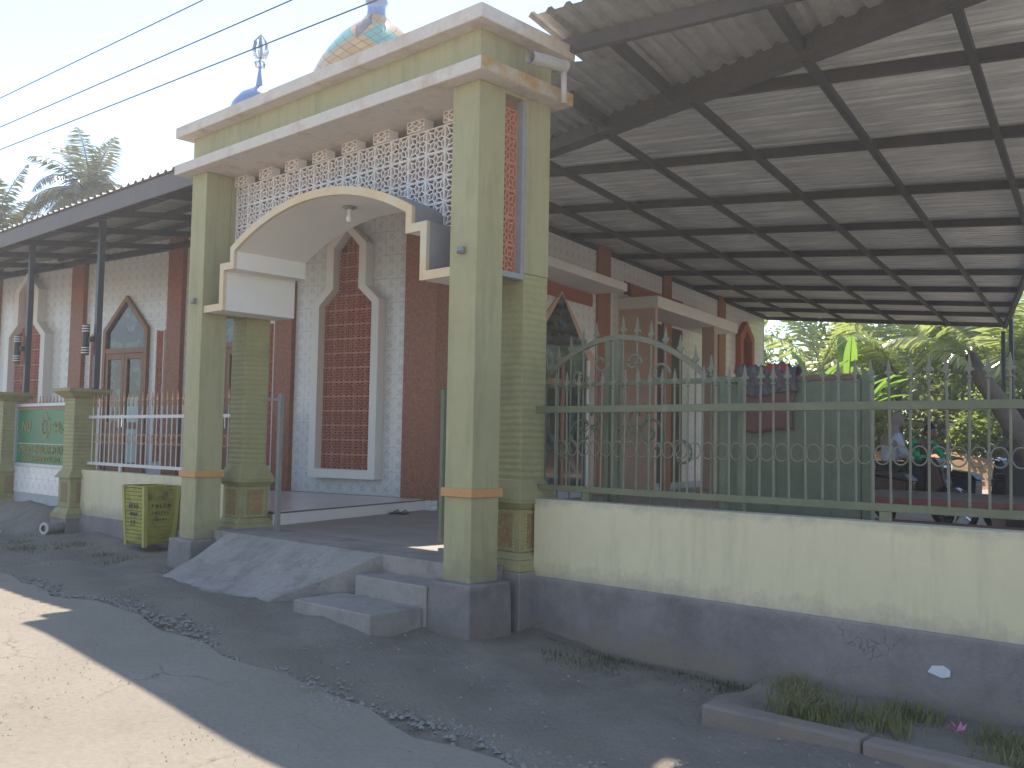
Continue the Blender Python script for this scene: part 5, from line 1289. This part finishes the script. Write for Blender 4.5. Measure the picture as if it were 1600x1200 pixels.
# bright low shrubs at the mosque corner
cloud_tree((-16.21, 29.53, .2), 4.0, .7, .6, 1.2, 2200, .12, leaf_y, 'bright yellow green shrub right beside the far mosque corner', 70, 'shrub', 'shrub')
def banana(loc, leaves, label, seed):
    leaves = leaves + [(random.uniform(0, 6.28), random.uniform(.5, 1.2), random.uniform(1.6, 2.2), .26) for _ in range(4)]
    rnd = random.Random(seed); o = empty('banana_plant', loc, 0, label, 'banana plant', 'banana plants behind the carport')
    H_ = 2.4; MB().tube([(0, 0, 0), (.03, 0, H_*.6), (.05, 0, H_)], [.13, .11, .07], 12).build('stem', plain('banana_stem', (.20, .22, .08), .6), o, smooth=True)
    for az, el, L_, wd in leaves:
        g = MB(); n = 12; p = Vector((.05, 0, H_)); a = el; C_ = []
        for i in range(n+1):
            C_.append((p.copy(), a)); a -= .055+.03*i/n*(1.4-el if el < 1.4 else .4); p = p+Vector((math.cos(az)*math.cos(a), math.sin(az)*math.cos(a), math.sin(a)))*L_/n
        sd_ = Vector((-math.sin(az), math.cos(az), 0))
        g.tube([c[0] for c in C_], [.03*(1-.8*i/n) for i in range(n+1)], 5)
        for i in range(2, n):
            for s in (-1, 1):
                if rnd.random() < .06: continue
                w0 = .72*wd*math.sin(math.pi*min(1, (i-1.5)/(n-1.5)))**.7; w1 = .72*wd*math.sin(math.pi*min(1, max(.0, (i-.5)/(n-1.5))))**.7 if i < n-1 else .01
                A_, B_ = C_[i][0], C_[i+1][0]; up = Vector((0, 0, .25))
                g.quad(A_, B_, B_+sd_*s*w1+up*w1, A_+sd_*s*w0+up*w0)
        g.build('leaf', leaf_b, o)
    return o
banana((-14.37, 29.97, .6), [(2.6, 1.35, 2.2, .28), (.6, 1.45, 2.4, .26), (4.0, .9, 1.8, .26), (5.5, .7, 1.7, .25), (1.6, 1.0, 1.9, .25)], 'banana plant with two upright leaves nearest the mosque corner', 1)
banana((-13.15, 30.19, .5), [(2.2, 1.47, 2.8, .34), (5.2, 1.42, 2.5, .30), (.3, .9, 1.9, .26), (3.6, .8, 1.9, .26)], 'banana plant with the tallest bright upright leaf', 2)
banana((-12.43, 29.75, .3), [(2.2, 1.3, 1.8, .24), (5.2, 1.2, 1.7, .24), (.3, .7, 1.5, .22)], 'small banana plant right of the tallest leaf', 3)
# earth bank at the back
g = grid(-18, 0, 28.6, 31.8, 40, 8, lambda x, y: .3+1.05*math.exp(-((y-30.2)/.8)**2)+.08*math.sin(x*3)+.05*math.sin(x*7+y*5)); structure(g.build('earth_bank', soil, smooth=True))

# ------------------------------------------------------------------ thin added volume imitating lens glare, sky wholly outside it
hm = bpy.data.materials.new('lens_glare_veil'); hm.use_nodes = True; hn = hm.node_tree; hn.nodes.clear()
ho = hn.nodes.new('ShaderNodeOutputMaterial'); hv = hn.nodes.new('ShaderNodeVolumePrincipled')
hv.inputs['Color'].default_value = (1, .97, .93, 1); hv.inputs['Density'].default_value = GLARE_VEIL; hv.inputs['Anisotropy'].default_value = .55
hn.links.new(hv.outputs[0], ho.inputs['Volume'])
hz_ = MB().box(-155, 155, -155, 225, -1.5, 14.5).build('glare_veil', hm); hz_['kind'] = 'stuff'
